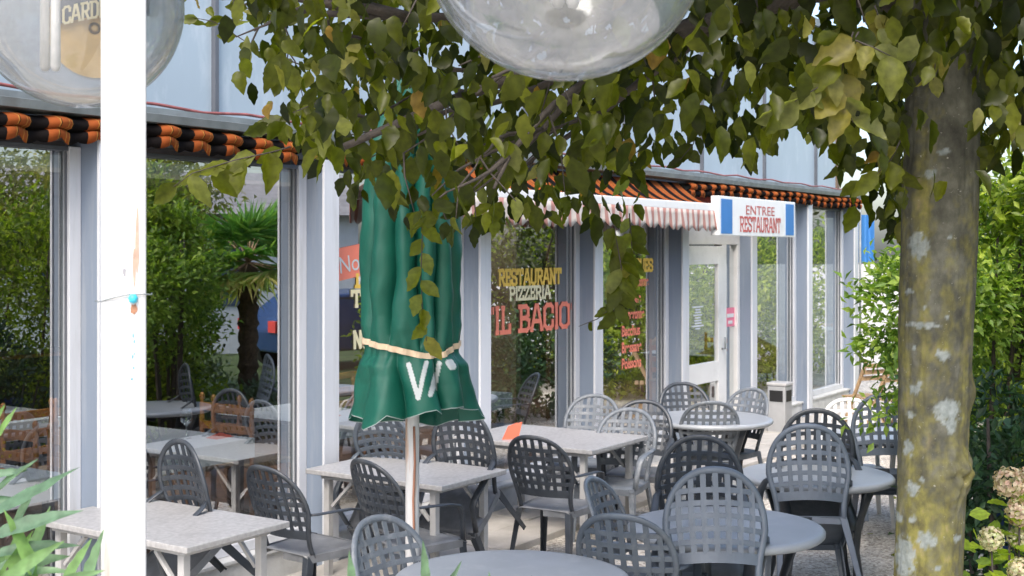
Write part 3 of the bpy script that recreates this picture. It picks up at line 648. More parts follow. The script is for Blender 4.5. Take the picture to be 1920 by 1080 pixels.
def chair(px, py, ztop, hd, kind, label, tip=0.0, X=None, Yf=None):
    """put the chair so that the top of its back stands at that bearing and distance"""
    Y = Yf if Yf else F*(CH-ztop)/(py-HOR); Xt = (px-960)/F*Y
    if kind not in protos:
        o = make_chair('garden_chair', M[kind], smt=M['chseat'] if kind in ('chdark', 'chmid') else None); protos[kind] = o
    else: o = dup(protos[kind])
    h = Vector((hd[0], hd[1])).normalized(); rz = math.atan2(h.y, h.x)-PI/2; th = R(tip)
    # top of the back in chair coordinates after tipping about the front feet (0,.225,0)
    ty, tz = -.37-.225, .92; y = ty*math.cos(th)+tz*math.sin(th)+.225
    ox, oy = Xt-h.x*y, Y-h.y*y
    f0 = .225*(1-math.cos(th)); fz_ = .225*math.sin(th)
    o.location = (ox+h.x*f0, oy+h.y*f0, fz_); o.rotation_euler = (-th, 0, rz)
    tag(o, label, 'chair', GCH); return o
TP = 1.07; UP = .92
aw = (-DX, -DY); inn = (DX, DY)
chair(338, 838, TP, (-.70, -.72), 'chdark', 'charcoal chair tipped over the back of the speckled table behind the white post', 33)
chair(492, 877, UP, (.62, .78), 'chdark', 'upright charcoal chair between the two nearest rectangular tables', 0)
chair(681, 865, UP, (.74, .67), 'chdark', 'upright charcoal chair just left of the parasol pole at table edge', 0)
chair(712, 797, 1.0, (-.45, -.9), 'chmid', 'chair lying far forward over a table behind the parasol pole', 46, Yf=8.35)
chair(866, 778, TP, (-.50, -.86), 'chdark', 'charcoal chair tipped over rectangular table right of the green parasol', 33)
chair(997, 820, UP, (.50, .87), 'chdark', 'upright charcoal chair in front of the table with the red napkin', 0)
chair(1106, 900, UP, (.93, -.36), 'chlight', 'pale grey chair seen side-on left of the middle round table', 0)
chair(1162, 968, UP, (.35, .94), 'chmid', 'nearest slate chair with its low back towards the foremost round table', 0)
chair(1340, 890, TP, (.03, 1), 'chblue', 'large grey chair tipped over the front of the middle round table', 33, Yf=6.02)
chair(1312, 830, TP, (-.05, -1), 'chdark', 'dark chair tipped over the far side of middle round table', 33)
chair(1531, 778, TP, (-.1, -1), 'chdark', 'black chair leaning behind another chair at the table beside tree trunk', 30)
chair(1515, 808, TP, (.08, 1), 'chblue', 'slate chair tipped over front of the round table beside tree trunk', 33)
chair(702, 973, UP, (.80, -.60), 'chlight', 'pale grey chair at lower edge left of the foremost round table', 0)
chair(1183, 768, UP, (-.42, -.90), 'chlight', 'weathered grey chair facing us at the right end of the napkin table', 0)
chair(1208, 753, UP, (-.25, -.97), 'chdark', 'dark chair half hidden behind weathered grey chair near napkin table', 0)
chair(1117, 742, UP, (-.35, -.93), 'chlight', 'faint grey chair in front of window column below hanging leaves', 0)
chair(1334, 755, UP, (.02, 1), 'chlight', 'pale chair with its back to us at the round table near the door', 0)
chair(1278, 727, UP, (.15, -1), 'chdark', 'dark chair behind round table directly before the entrance door', 0, Yf=11.6)
chair(1412, 730, UP, (-.75, -.66), 'chlight', 'grey chair right of the round table near the litter bin', 0)
chair(1592, 757, UP, (-.1, -1), 'chwhite', 'white chair at the far right table under the shrub', 0, Yf=10.35)
chair(1660, 755, 1.04, (.05, 1), 'chblue', 'blue-grey chair tipped on its table just left of tree trunk', 30)

# ------------------------------------------------------------------ tables
GRT = 'round grey resin tables'
def round_table(x, y, rad, label, rz=0.4):
    root = empty('round_table', label, 'table', (x, y, 0), rz, GRT)
    q = MB(); h = .73
    q.lathe([(0, h), (rad-.05, h), (rad-.025, h+.001), (rad-.008, h-.004), (rad, h-.014), (rad-.001, h-.030), (rad-.014, h-.042), (rad-.03, h-.040), (rad-.035, h-.025), (0, h-.025)], n=72)
    q.build('tabletop', M['roundtop'], root)
    for k in range(4):
        l = MB(); a = k*PI/2; c, s_ = math.cos(a), math.sin(a)
        pr_ = [(.86*rad-.02, .70), (.74*rad, .60), (.63*rad, .45), (.60*rad, .28), (.66*rad, .12), (.74*rad, 0)]
        l.sweep([(r_*c, r_*s_, z) for r_, z in pr_], (-s_, c, 0), [.055, .05, .042, .036, .032, .034], [.016, .014, .012, .011, .011, .012], 8, 0, True)
        l.sweep([(.05*c, .05*s_, .62), (.45*rad*c, .45*rad*s_, .665), (.80*rad*c, .80*rad*s_, .675)], (-s_, c, 0), .012, .022, 4)
        l.build('leg', M['chdark'], root)
    return root
def rt(px, py, D, label, rz=.4):
    Y = F*(CH-.73)/(py-HOR); return round_table((px-960)/F*Y, Y, D/2, label, rz)
round_table(0.0, 5.45, .52, 'foremost round grey table cut off by the bottom edge')
rt(1360, 985, 1.01, 'middle round grey table with two chairs tipped onto it', .2)
rt(1530, 888, .97, 'round grey table beside the tree trunk', .75)
rt(1332, 783, 1.05, 'pale round table in front of the entrance door', .5)
rt(1650, 812, .84, 'small round table half hidden by the shrub and trunk', .5)
def rect_table(front, right, label, w=1.15, d=.70):
    """front: nearest corner, right: right-hand corner (pixel, pixel); long side runs away from the facade"""
    Yf = F*(CH-.74)/(front[1]-HOR); Xf = (front[0]-960)/F*Yf
    root = empty('rectangular_table', label, 'table', (Xf, Yf, 0), ANG, 'speckled rectangular tables')
    q = MB(); q.box2((0, 0, .708), (d, w, .74)); q.build('tabletop', M['tabletop'], root, .005)
    q = MB(); q.box2((.06, .08, .675), (d-.06, w-.08, .705)); q.build('underframe', M['palelegs'], root, .003)
    for x, y in ((.09, .12), (d-.09, .12), (.09, w-.12), (d-.09, w-.12)):
        l = MB(); l.box2((x-.022, y-.022, .02), (x+.022, y+.022, .674)); l.box2((x-.028, y-.028, 0), (x+.028, y+.028, .0198))
        l.sweep([(x, y+(.035 if y < w/2 else -.035), .50), (x, y+(.20 if y < w/2 else -.20), .668)], (1, 0, 0), .012, .010)
        l.build('leg', M['palelegs'], root, .003)
    return root
rect_table((350, 1027), None, 'speckled rectangular table behind the white post', 1.18, .70)
rect_table((828, 912), None, 'speckled rectangular table behind the green parasol pole', 1.10, .70)
T3 = rect_table((1110, 845), None, 'rectangular table with a folded red napkin standing on it', 1.22, .86)
# standing coral napkin
na = at(958, 806, 9.35); q = MB()
q.add([(-.065, 0, 0), (.055, .03, 0), (.085, .01, .13), (-.02, -.01, .10), (.0, .06, 0.0), (.05, .05, .12)], [(0, 1, 2, 3), (0, 4, 5, 3)])
nk = q.build('napkin', M['coral'], None, loc=(na.x, na.y, .741)); nk.modifiers.new('s', 'SOLIDIFY').thickness = .003
tag(nk, 'folded coral napkin standing on the rectangular table before the lettered window', 'napkin')

# ------------------------------------------------------------------ litter bin
bp_ = Wd(fu(1462, .42), .42)
bn = empty('litter_bin', 'small square grey litter bin with black opening beside the entrance', 'bin', bp_, ANG)
q = MB(); q.box2((-.11, -.11, .0), (.11, .11, .58)); q.build('body', M['bin'], bn, .012)
q = MB(); q.box2((-.12, -.12, .5805), (.12, .12, .62)); q.build('lid', M['palelegs'], bn, .012)
q = MB(); q.box2((-.08, -.1135, .40), (.08, -.1103, .53)); q.box2((-.1135, -.08, .40), (-.1103, .08, .53)); q.build('opening', M['black'], bn)

# ------------------------------------------------------------------ closed green parasol
PY = 6.15; PX = (773-960)/F*PY
U = empty('closed_parasol', 'closed dark green parasol tied with a cream strap on white pole', 'parasol', (PX, PY, 0))
kx = PY/F
def zpx(py): return CH+(HOR-py)/F*PY
prof = [(150, 30), (230, 62), (300, 80), (380, 88), (470, 92), (560, 92), (610, 90), (640, 84), (652, 80), (662, 82), (680, 92), (705, 101), (735, 106), (765, 112), (790, 118)]
def ray(z): # base radius at height z
    zs = [(zpx(y), r*kx) for y, r in prof][::-1]
    if z <= zs[0][0]: return zs[0][1]
    for (a, ra), (b, rb) in zip(zs, zs[1:]):
        if z <= b: return ra+(rb-ra)*(z-a)/(b-a)
    return zs[-1][1]
ZT, ZB, ZS = zpx(150), zpx(790), zpx(652)
HEMA = [-1.0, -.88, -.70, -.5, -.38, -.2, .0, .22, .40, .5, .7, .88, 1.0]; HEMY = [778, 790, 794, 781, 766, 777, 769, 759, 756, 765, 757, 757, 768]
def hem(a):
    a %= 2*PI
    if a > PI: y = np.interp(math.cos(a), HEMA, HEMY)
    else: y = 774+34*math.sin(a)**.5+7*math.sin(5*a+1)*math.sin(a)
    return zpx(y)
UPC = [(-2.02, .17, .42, .5), (-1.36, .10, .50, .9), (-.93, .13, .38, 1.7), (-2.65, .16, .35, .2), (-.35, .15, .4, .8), (.5, .2, .4, .1), (1.3, .2, .4, .5), (2.2, .2, .4, .9)]
DNC = [(-1.80, .15, .40, .3), (-1.02, .12, .50, 1.1), (-2.55, .22, .28, .7), (-.42, .16, .25, .2), (.4, .2, .4, .1), (1.2, .2, .4, .6), (2.1, .2, .4, .9)]
def canopy_r(a, z):
    below = min(1, max(0, (ZS-z)/(ZS-ZB))); r = ray(z); w_up = 1/(1+math.exp(-(z-ZS)*60)); ds = abs(z-ZS)
    g = 0
    for L_, wt in ((UPC, w_up), (DNC, 1-w_up)):
        for c, wd, dp, ph in L_:
            cc = c+.07*math.sin(z*5+ph*6)+.03*math.sin(z*17+ph*9); da = abs((a-cc+PI) % (2*PI)-PI)
            g += wt*dp*math.exp(-(da/wd)**.95)*(.30+.70*min(1, ds*6))
    d = 1.09-g*.95
    d += .035*math.sin(21*a+3*z)*math.exp(-ds*14)
    d += .09*below*math.sin(5*a+.4)*below + .03*below*math.sin(12*a+5*z)
    d += (.05*noise.noise(Vector((math.cos(a)*2.0, math.sin(a)*2.0, z*4.5)))+.028*noise.noise(Vector((math.cos(a)*5+3, math.sin(a)*5, z*11))))*min(1, ds*12)
    # sagging roll of cloth beneath the strap
    d += .06*math.exp(-((z-(ZS-.075))/.035)**2)*(.5+.5*math.sin(3*a+2.2))
    return r*d
PRT = [((774, 683), (793, 746), 4.5), ((807, 680), (794, 746), 4), ((829, 682), (816, 740), 4.5), ((848, 680), (853, 687), 7)]
q = MB(); na_, nz_ = 460, 300; vs = []; pr_at = []
for j in range(nz_+1):
    f = j/nz_
    for i in range(na_):
        a = 2*PI*i/na_; zb0 = hem(a)
        z = ZT+(zb0-ZT)*f; r = canopy_r(a, z); lean = .05*max(0, (ZS-z)/(ZS-ZB))
        X_, Y_ = r*math.cos(a)+lean*.4, r*math.sin(a); vs.append((X_, Y_, z)); v_ = 0
        if z-zb0 < .0045: v_ = .8
        if a > PI and .5 < f:
            qx, qy = 773+X_/kx*PY/(PY+Y_), HOR+(CH-z)/kx*PY/(PY+Y_)
            for (x0, y0), (x1, y1), w_ in PRT:
                dx_, dy_ = x1-x0, y1-y0; t_ = max(0, min(1, ((qx-x0)*dx_+(qy-y0)*dy_)/(dx_*dx_+dy_*dy_)))
                if math.hypot(qx-x0-t_*dx_, qy-y0-t_*dy_) < w_: v_ = 1
        pr_at.append(v_)
q.add(vs, [(j*na_+i, j*na_+(i+1) % na_, (j+1)*na_+(i+1) % na_, (j+1)*na_+i) for j in range(nz_) for i in range(na_)], 0, True)
gm = M['greencloth']; t = gm.node_tree; b_ = t.nodes['Principled BSDF']; prev = b_.inputs['Base Color'].links[0].from_socket
at_ = t.nodes.new('ShaderNodeAttribute'); at_.attribute_name = 'print'; mx = t.nodes.new('ShaderNodeMix'); mx.data_type = 'RGBA'
t.links.new(at_.outputs['Fac'], mx.inputs[0]); t.links.new(prev, mx.inputs[6]); mx.inputs[7].default_value = (.62, .66, .66, 1); t.links.new(mx.outputs[2], b_.inputs['Base Color'])
trn = t.nodes.new('ShaderNodeBsdfTranslucent'); t.links.new(mx.outputs[2], trn.inputs[0]); msx = t.nodes.new('ShaderNodeMixShader'); msx.inputs[0].default_value = .15
t.links.new(b_.outputs[0], msx.inputs[1]); t.links.new(trn.outputs[0], msx.inputs[2]); t.links.new(msx.outputs[0], t.nodes['Material Output'].inputs[0])
can = q.build('canopy', gm, U); aa = can.data.attributes.new('print', 'FLOAT', 'POINT'); aa.data.foreach_set('value', np.array(pr_at, np.float32))
q = MB(); hp = []
for i in range(121):
    a = 2*PI*i/120; z = (zpx(np.interp(773+ray(ZS)*math.cos(a)/kx, [690, 730, 765, 800, 830, 858], [637, 645, 652, 661, 660, 643])) if a > PI else ZS+.02); r = canopy_r(a, z)+.006; hp.append((r*math.cos(a), r*math.sin(a), z))
q.sweep(hp, (0, 0, 1), .014, .003, 4); q.build('strap', M['strap'], U)
q = MB(); q.lathe([(.034, 0.05), (.034, ZT+.05)], n=20); q.build('pole', M['poleumb'], U)
q = MB(); q.lathe([(0, 0.0), (.26, 0.0), (.27, .03), (.25, .06), (.05, .09), (.045, .35), (0, .35)], n=32); q.build('base', M['concrete'], U)
q = MB(); cp = [(.026*math.sin(i*1.0)+.018, -.036-.002*math.sin(i), ZB-.05-i*.05) for i in range(12)]; cp[-1] = (-.01, -.04, cp[-1][2]); q.tube([(.012, -.038, ZB-.02), (.016, -.039, ZB-.2), (.008, -.038, ZB-.38), (.012, -.04, ZB-.52), (-.006, -.042, ZB-.57)], .006, 6); q.build('cord', mat('brown_cord', (.35, .17, .11), .8), U)

# ------------------------------------------------------------------ near white post and globe lamps
pxp = (232-960)/F*2.7
P0 = empty('white_post', 'white square post with chipped paint and rust marks standing in front', 'post', (pxp, 2.7, 0), R(17.2))
q = MB(); q.box2((-.046, -.05, 0), (.046, .05, 3.28)); q.build('shaft', M['polewhite'], P0, .006)
def stain(px, py, wpx, hpx, m, name, seed):
    # irregular flake patch on the front face
    s_ = 2.78/F; q = MB(); n = 22; cx, cz = (px-230)*s_, CH+(HOR-py)*s_
    vs = [(cx, -.0512, cz)]
    for i in range(n):
        a = 2*PI*i/n; r = 1+.45*noise.noise(Vector((math.cos(a)*1.6+seed, math.sin(a)*1.6, seed))); vs.append((cx+wpx*s_*r*math.cos(a), -.0512, cz+hpx*s_*r*math.sin(a)))
    q.add(vs, [(0, 1+i, 1+(i+1) % n) for i in range(n)]); return q.build(name, m, P0)
rm = mat('pale_rust', (.44, .31, .24), .8, .25, 40); rd = mat('rust_brown', (.34, .17, .10), .8, .3, 60)
stain(253, 455, 3.2, 52, rm, 'rust_streak', 1); stain(248, 500, 3, 30, rm, 'rust_streak', 5); stain(247, 575, 6, 9, rd, 'rust_streak', 8)
stain(231, 508, 3, 7, mat('chip_grey', (.3, .3, .32), .8), 'paint_chip', 3)
for i, (x, y, h_) in enumerate(((246, 622, 4), (248, 633, 3), (245, 660, 4), (247, 680, 3), (244, 700, 3), (248, 655, 2))): stain(x, y, 1.5, h_, mat('teal_flake', (.15, .35, .42), .6), 'paint_chip', i+20)
q = MB(); s_ = 2.78/F
def pw(px, py, dy=-.055): return ((px-230)*s_, dy, CH+(HOR-py)*s_)
q.tube([pw(180, 562, .05), pw(187, 561, -.05), pw(215, 553), pw(240, 548), pw(262, 548), pw(278, 549, -.05), pw(280, 549, .05)], .0016, 6)
q.build('wire', M['gutter'], P0)
q = MB(); c_ = pw(246, 556); q.lathe([(0, -.010), (.008, -.007), (.010, .002), (.006, .009), (0, .010)], c_, 12); q.build('insulator', mat('turquoise_plastic', (.05, .45, .60), .4), P0)
g1 = at(148, 10, 3.06); r1 = .25; g2 = at(1060, -119, 2.18); r2 = .25
def lamp(c, r, label, bx=0.0, bot=-.162):
    rt_ = empty('globe_lamp', label, 'lamp', c, 0, 'clear globe lamps hanging from the post')
    q = MB(); pr_ = [(r*math.sin(a), -r*math.cos(a)) for a in [PI*.93*i/48 for i in range(49)]]; pr_[0] = (0.0005, -r)
    q.lathe(pr_, n=96); q.build('globe', M['globe'], rt_)
    q = MB(); q.lathe([(0, r*.96), (.062, r*.96), (.07, r*1.0), (.06, r*1.16), (.02, r*1.24), (0, r*1.24)], n=32); q.build('cap', M['whitepaint'], rt_)
    q = MB(); q.lathe([(.0, .235), (.024, .235), (.024, .06), (.0, .06)], (bx, 0, 0), 20)
    for t_ in (-1, 1): q.lathe([(0, .06), (.011, .058), (.012, bot+.012), (.008, bot+.002), (0, bot)], (bx+t_*.013, 0, 0), 16); q.build('bulb', mat('opal_bulb', (.78, .78, .76), .3), rt_)
    return rt_
G1 = lamp(g1, r1, 'clear globe lamp with a beer label behind the white post', -.07); G2 = lamp(g2, r2, 'clear globe lamp hanging in front of the tree leaves', 0, -.125)
# lamp arms on the post
for g_, r_, nm in ((g1, r1, 0), (g2, r2, 1)):
    q = MB(); zt_ = 3.20+nm*.035; e_ = tuple(Matrix.Rotation(-R(17.2), 2) @ Vector((g_.x-pxp, g_.y-2.7)))
    q.sweep([(0, 0, zt_), (e_[0], e_[1], zt_)], (0, 0, 1), .012, .012, 8, 0, True); q.sweep([(e_[0], e_[1], zt_), (e_[0], e_[1], g_.z+r_*1.2)], (1, 0, 0), .008, .008, 8, 0, True)
    q.build('lamp_arm', M['whitepaint'], P0)
# printed beer label on the back of the first globe: yellow disc and navy ribbon
gdir = Vector((g1.x, g1.y, g1.z-CH)).normalized(); grt = gdir.cross(Vector((0, 0, 1))).normalized(); gup = grt.cross(gdir)
def onball(x, z, off): # x,z metres as seen facing the globe, on its rear inside
    rr = r1-off; x *= 1.05; z *= 1.05; return tuple(grt*x+gup*z+gdir*math.sqrt(max(1e-4, rr*rr-x*x-z*z)))
gk = 3.06/F
q = MB(); dc = (178-148, 10-52); rd_ = 92; n = 40; vs = [onball(dc[0]*gk, dc[1]*gk, .004)]
for ring in range(1, 9):
    for i in range(n):
        a = 2*PI*i/n; vs.append(onball((dc[0]+rd_*ring/8*math.cos(a))*gk*.95, (dc[1]+rd_*ring/8*math.sin(a))*gk, .004))
fs = [(0, 1+i, 1+(i+1) % n) for i in range(n)]+[(1+(k-1)*n+i, 1+(k-1)*n+(i+1) % n, 1+k*n+(i+1) % n, 1+k*n+i) for k in range(1, 8) for i in range(n)]
q.add(vs, fs, 0, True); q.build('label', M['beer'], G1)
q = MB(); vs = []; nb = 30
def ban(f, h): # ribbon px path from (98,38) to (300,-8)
    x = 100+175*f; y = 30-30*f-10*math.sin(PI*f); return onball((x-148)*gk, (10-(y-h*22))*gk, .014)
for i in range(nb+1):
    for h in (-1, 1): vs.append(ban(i/nb, h))
q.add(vs, [(2*i, 2*i+2, 2*i+3, 2*i+1) for i in range(nb)], 0, True)
tv, tf = letters('CARDINAL', 30, 118, 4.5)
q.add([onball((120+(x+59)-148)*gk, (10-(46-26*((x+59)/175)-z_-8*math.sin(PI*(x+59)/175)))*gk, .018) for x, _, z_ in tv], tf, 1)
q.build('ribbon', [M['navy'], M['cream']], G1)

# ------------------------------------------------------------------ hornbeam tree by the camera
TY = 4.3
T = empty('hornbeam_tree', 'tree with mossy lichen-spotted trunk and low leafy canopy over the terrace', 'tree', (at(1742, 1080, TY).x-.01, TY, 0))
tx0, ty0 = T.location.x, T.location.y
def tc_x(z): # trunk axis from the photo's lean
    return .035*(z-.9)/1.0 if z < 2.2 else .035*1.3+.02*(z-2.2)
me_v = []; na_, nz_ = 150, 420; zt_, rough_l, moss_l = 3.35, [], []
LICH = [(1722, 460, 20, 26), (1733, 607, 34, 5), (1775, 762, 26, 22), (1783, 783, 10, 22), (1704, 835, 11, 15), (1708, 773, 9, 7), (1715, 727, 12, 10), (1697, 1040, 20, 42), (1738, 1000, 20, 16), (1793, 998, 9, 7), (1768, 660, 14, 12), (1712, 965, 7, 9), (1686, 968, 8, 10), (1712, 908, 13, 14), (1781, 445, 5, 4), (1705, 545, 8, 5), (1735, 575, 6, 3), (1745, 330, 16, 8), (1770, 290, 14, 6), (1724, 715, 6, 6), (1776, 590, 4, 4), (1760, 1050, 8, 5), (1728, 890, 7, 5), (1715, 650, 4, 4)]
lv = []; mv = []
for j in range(nz_+1):
    z = zt_*j/nz_; py_ = HOR-(z-CH)/TY*F
    rb = .118+.10*math.exp(-z/.16)+.012*max(0, z-2.2)+.006*math.sin(z*3.3+1)
    for i in range(na_):
        a = 2*PI*i/na_; ca, sa = math.cos(a), math.sin(a)
        r = rb*(1+.05*noise.noise(Vector((ca*1.1, sa*1.1, z*1.1)))+.03*noise.noise(Vector((ca*4, sa*4, z*1.6)))+.020*noise.noise(Vector((ca*12, sa*12, z*7)))+.012*noise.noise(Vector((ca*24, sa*24, z*30))))
        # burl and knot facing the camera on the right side
        da = math.atan2(math.sin(a-(-PI/2+.55)), math.cos(a-(-PI/2+.55)))
        bz = CH+(HOR-880)/F*TY; g_ = math.exp(-((z-bz)/.075)**2-(da/.42)**2)
        r += .042*g_*(1+.8*noise.noise(Vector((ca*9, sa*9, z*30)))) - .020*math.exp(-((z-bz+.012)/.018)**2-((da+.02)/.10)**2)
        g2_ = math.exp(-((z-(CH+(HOR-735)/F*TY))/.05)**2-((da-.75)/.3)**2); r += .018*g2_
        me_v.append((tc_x(z)+r*ca, r*sa, z))
        # lichen patches as seen on the bark facing the terrace
        px_ = 960+(tx0+tc_x(z)+r*ca)/(TY+r*sa)*F; L = 0
        if sa < .15:
            for lx, ly, lw, lh in LICH:
                dd = ((px_-lx)/lw)**2+((py_-ly)/lh)**2
                if dd < 2.2: L = max(L, 1.1-dd+1.1*noise.noise(Vector((px_*.11, py_*.11, 2.0)))+.5*noise.noise(Vector((px_*.4, py_*.4, 2.0))))
        n1 = noise.noise(Vector((ca*3.1, sa*3.1, z*3.1+5))); L = max(L, (n1-.52)*4 if sa > .15 else 0)
        L = min(max(L*1.6, 0), .9); lv.append(L)
        ms = (2.0-z)/1.3*.6+.22+.85*noise.noise(Vector((ca*2.3, sa*2.3, z*2.2)))+.5*noise.noise(Vector((ca*3.5, sa*3.5, z*22)))+.45*noise.noise(Vector((ca*8, sa*8, z*55)))
        mv.append(min(max(ms, 0), 1))
q = MB(); q.add(me_v, [(j*na_+i, j*na_+(i+1) % na_, (j+1)*na_+(i+1) % na_, (j+1)*na_+i) for j in range(nz_) for i in range(na_)], 0, True)
def barkmat():
    m = bpy.data.materials.new('hornbeam_bark'); m.use_nodes = True; t = m.node_tree; b = t.nodes['Principled BSDF']; b.inputs['Roughness'].default_value = .85; b.inputs['Specular IOR Level'].default_value = .2
    tc = t.nodes.new('ShaderNodeTexCoord')
    def N(scale, det, st=(1, 1, 1)):
        mp = t.nodes.new('ShaderNodeMapping'); mp.inputs['Scale'].default_value = st; t.links.new(tc.outputs['Object'], mp.inputs[0])
        no = t.nodes.new('ShaderNodeTexNoise'); no.inputs['Scale'].default_value = scale; no.inputs['Detail'].default_value = det; no.inputs['Roughness'].default_value = .65; t.links.new(mp.outputs[0], no.inputs[0]); return no.outputs[0]
    def RP(s, st): c = t.nodes.new('ShaderNodeValToRGB'); ramp(c, st); t.links.new(s, c.inputs[0]); return c.outputs[0]
    def MX(f, a, b_):
        x = t.nodes.new('ShaderNodeMix'); x.data_type = 'RGBA'; t.links.new(f, x.inputs[0]); t.links.new(a, x.inputs[6]); t.links.new(b_, x.inputs[7]); return x.outputs[2]
    def AT(n): a = t.nodes.new('ShaderNodeAttribute'); a.attribute_name = n; return a.outputs['Fac']
    bark = RP(N(13, 9, (1, 1, .7)), [(.3, (.032, .032, .026)), (.5, (.072, .072, .056)), (.72, (.135, .135, .108))])
    moss = RP(N(17, 10, (1, 1, .7)), [(.3, (.06, .055, .030)), (.42, (.11, .102, .038)), (.54, (.165, .155, .045)), (.66, (.21, .18, .080)), (.78, (.25, .185, .115))])
    lich = RP(N(40, 6), [(.3, (.14, .165, .16)), (.7, (.26, .29, .29))])
    c = MX(AT('moss'), bark, moss); c = MX(AT('lichen'), c, lich)
    spk = RP(N(60, 4), [(.66, (0, 0, 0)), (.72, (.4, .4, .4))]); w_ = RP(N(20, 2), [(0, (.42, .42, .38)), (1, (.5, .5, .45))]); c = MX(spk, c, w_)
    t.links.new(c, b.inputs['Base Color'])
    bp = t.nodes.new('ShaderNodeBump'); bp.inputs['Strength'].default_value = .7; bp.inputs['Distance'].default_value = .008; t.links.new(N(38, 8, (1, 1, .5)), bp.inputs['Height']); t.links.new(bp.outputs[0], b.inputs['Normal'])
    return m
tr = q.build('trunk', barkmat(), T)
for nm, arr in (('lichen', lv), ('moss', mv)):
    a = tr.data.attributes.new(nm, 'FLOAT', 'POINT'); a.data.foreach_set('value', np.array(arr, np.float32))
# lower edge of the canopy (bearing -> drop below the eye line of the leaf curtain)
EX = [300, 345, 400, 450, 520, 570, 610, 650, 700, 760, 800, 850, 900, 950, 1000, 1050, 1100, 1150, 1200, 1240, 1290, 1340, 1400, 1450, 1500, 1560, 1600, 1650, 1700, 1830, 1870, 1920, 1990, 2300]
EY = [-80, 30, 105, 190, 250, 305, 350, 365, 400, 440, 455, 450, 450, 440, 430, 445, 440, 455, 380, 310, 260, 270, 330, 300, 240, 330, 420, 440, 460, 380, 330, 300, 330, 300]
def edge(px): return np.interp(px, EX, EY)
# limbs
br = MB(); tips = []
def limb(p, d, L, r, depth):
    pts = [Vector(p)]; d = Vector(d).normalized(); n = 7
    for i in range(n):
        d = (d+Vector((random.uniform(-.22, .22), random.uniform(-.22, .22), random.uniform(-.16, .14)))).normalized(); pts.append(pts[-1]+d*L/n)
    ok = len(pts)
    for i_, p_ in enumerate(pts):
        x_, y_ = p_.x+tx0, p_.y+TY; lim = CH+(HOR-edge(960+x_/y_*F)+85)/F*y_
        if i_ > 2 and p_.z < lim: ok = i_; break
    pts = pts[:ok]; n = len(pts)-1
    if ok < 4 and r < .03: return
    if ok < 6: depth = min(depth, 1)
    br.tube(pts, [r*(1-.75*i/n) for i in range(n+1)], 7)
    tips.extend(pts[2:])
    if depth:
        for k in range(4 if depth == 2 else 4):
            i = random.randint(min(2, n-1), n-1); dd = (d+Vector((random.uniform(-.9, .9), random.uniform(-.9, .9), random.uniform(-.45, .35)))).normalized()
            limb(pts[i], dd, L*random.uniform(.35, .6), r*.45, depth-1)
top = Vector((tc_x(3.2), 0, 3.15))
for a, L, dz in ((180, 2.5, -.02), (196, 2.3, .06), (168, 2.1, .1), (215, 1.6, .1), (150, 1.7, .0), (240, 1.2, .1), (120, 1.4, .15), (60, 1.3, .2), (0, 1.6, .05), (330, 1.3, .1), (25, 1.6, .1), (285, 1.0, .3), (90, 1.0, .9)):
    limb(top+Vector((math.cos(R(a))*.06, math.sin(R(a))*.06, random.uniform(-.15, .15))), (math.cos(R(a)), math.sin(R(a)), dz), L, .045, 2)
Np = 30000
X = rng.uniform(-1.6, 3.9, Np); Yy = rng.uniform(3.35, 5.55, Np); Z = CH+rng.uniform(-.15, 2.0, Np)
px_ = 960+X/Yy*F; py_ = HOR-(Z-CH)/Yy*F
nz = np.array([noise.noise(Vector((a*2.6, b*2.6, c*3.2))) for a, b, c in zip(X, Yy, Z)])
fine = np.array([noise.noise(Vector((a*9, 3.3, b*2))) for a, b in zip(X, Yy)])
dist = np.hypot((X-tx0)/2.75, (Yy-TY)/1.45)
base_py = py_+44*4.3/Yy   # leaves hang below their stalk
keep = (base_py < edge(px_)+38*fine+8) & (dist < 1.05+.12*nz) & (nz > -.34+.30*np.clip((600-px_)/250, 0, 1)+.10*(px_ > 1250)*(py_ > 150))
keep &= (rng.random(Np) < np.where(px_ < 560, .36, np.where(py_ < -60, .80, np.where(px_ > 1640, .90, np.where(py_ > 280, .38, .62)))))
keep &= ~((np.hypot(X-g2.x, Yy-g2.y) < .5))
keep &= ~((np.abs(px_-1762) < 62) & (Yy < TY-.05) & (py_ > 130) & (rng.random(Np) < .96))
P = np.stack([X, Yy, Z], 1)[keep]-np.array([tx0, ty0, 0]); n = len(P)
D = np.stack([rng.normal(0, .42, n), rng.normal(0, .42, n), -1+rng.normal(0, .35, n)], 1)
Nn = np.stack([rng.normal(0, .6, n), -.9+rng.normal(0, .6, n), rng.normal(.35, .5, n)], 1)
tone = np.clip(.40+.55*nz[keep]*.6+rng.normal(0, .23, n), 0, .93); tone[rng.random(n) < .012] = .98
Ln = np.clip(rng.lognormal(math.log(.083), .24, n), .045, .135)
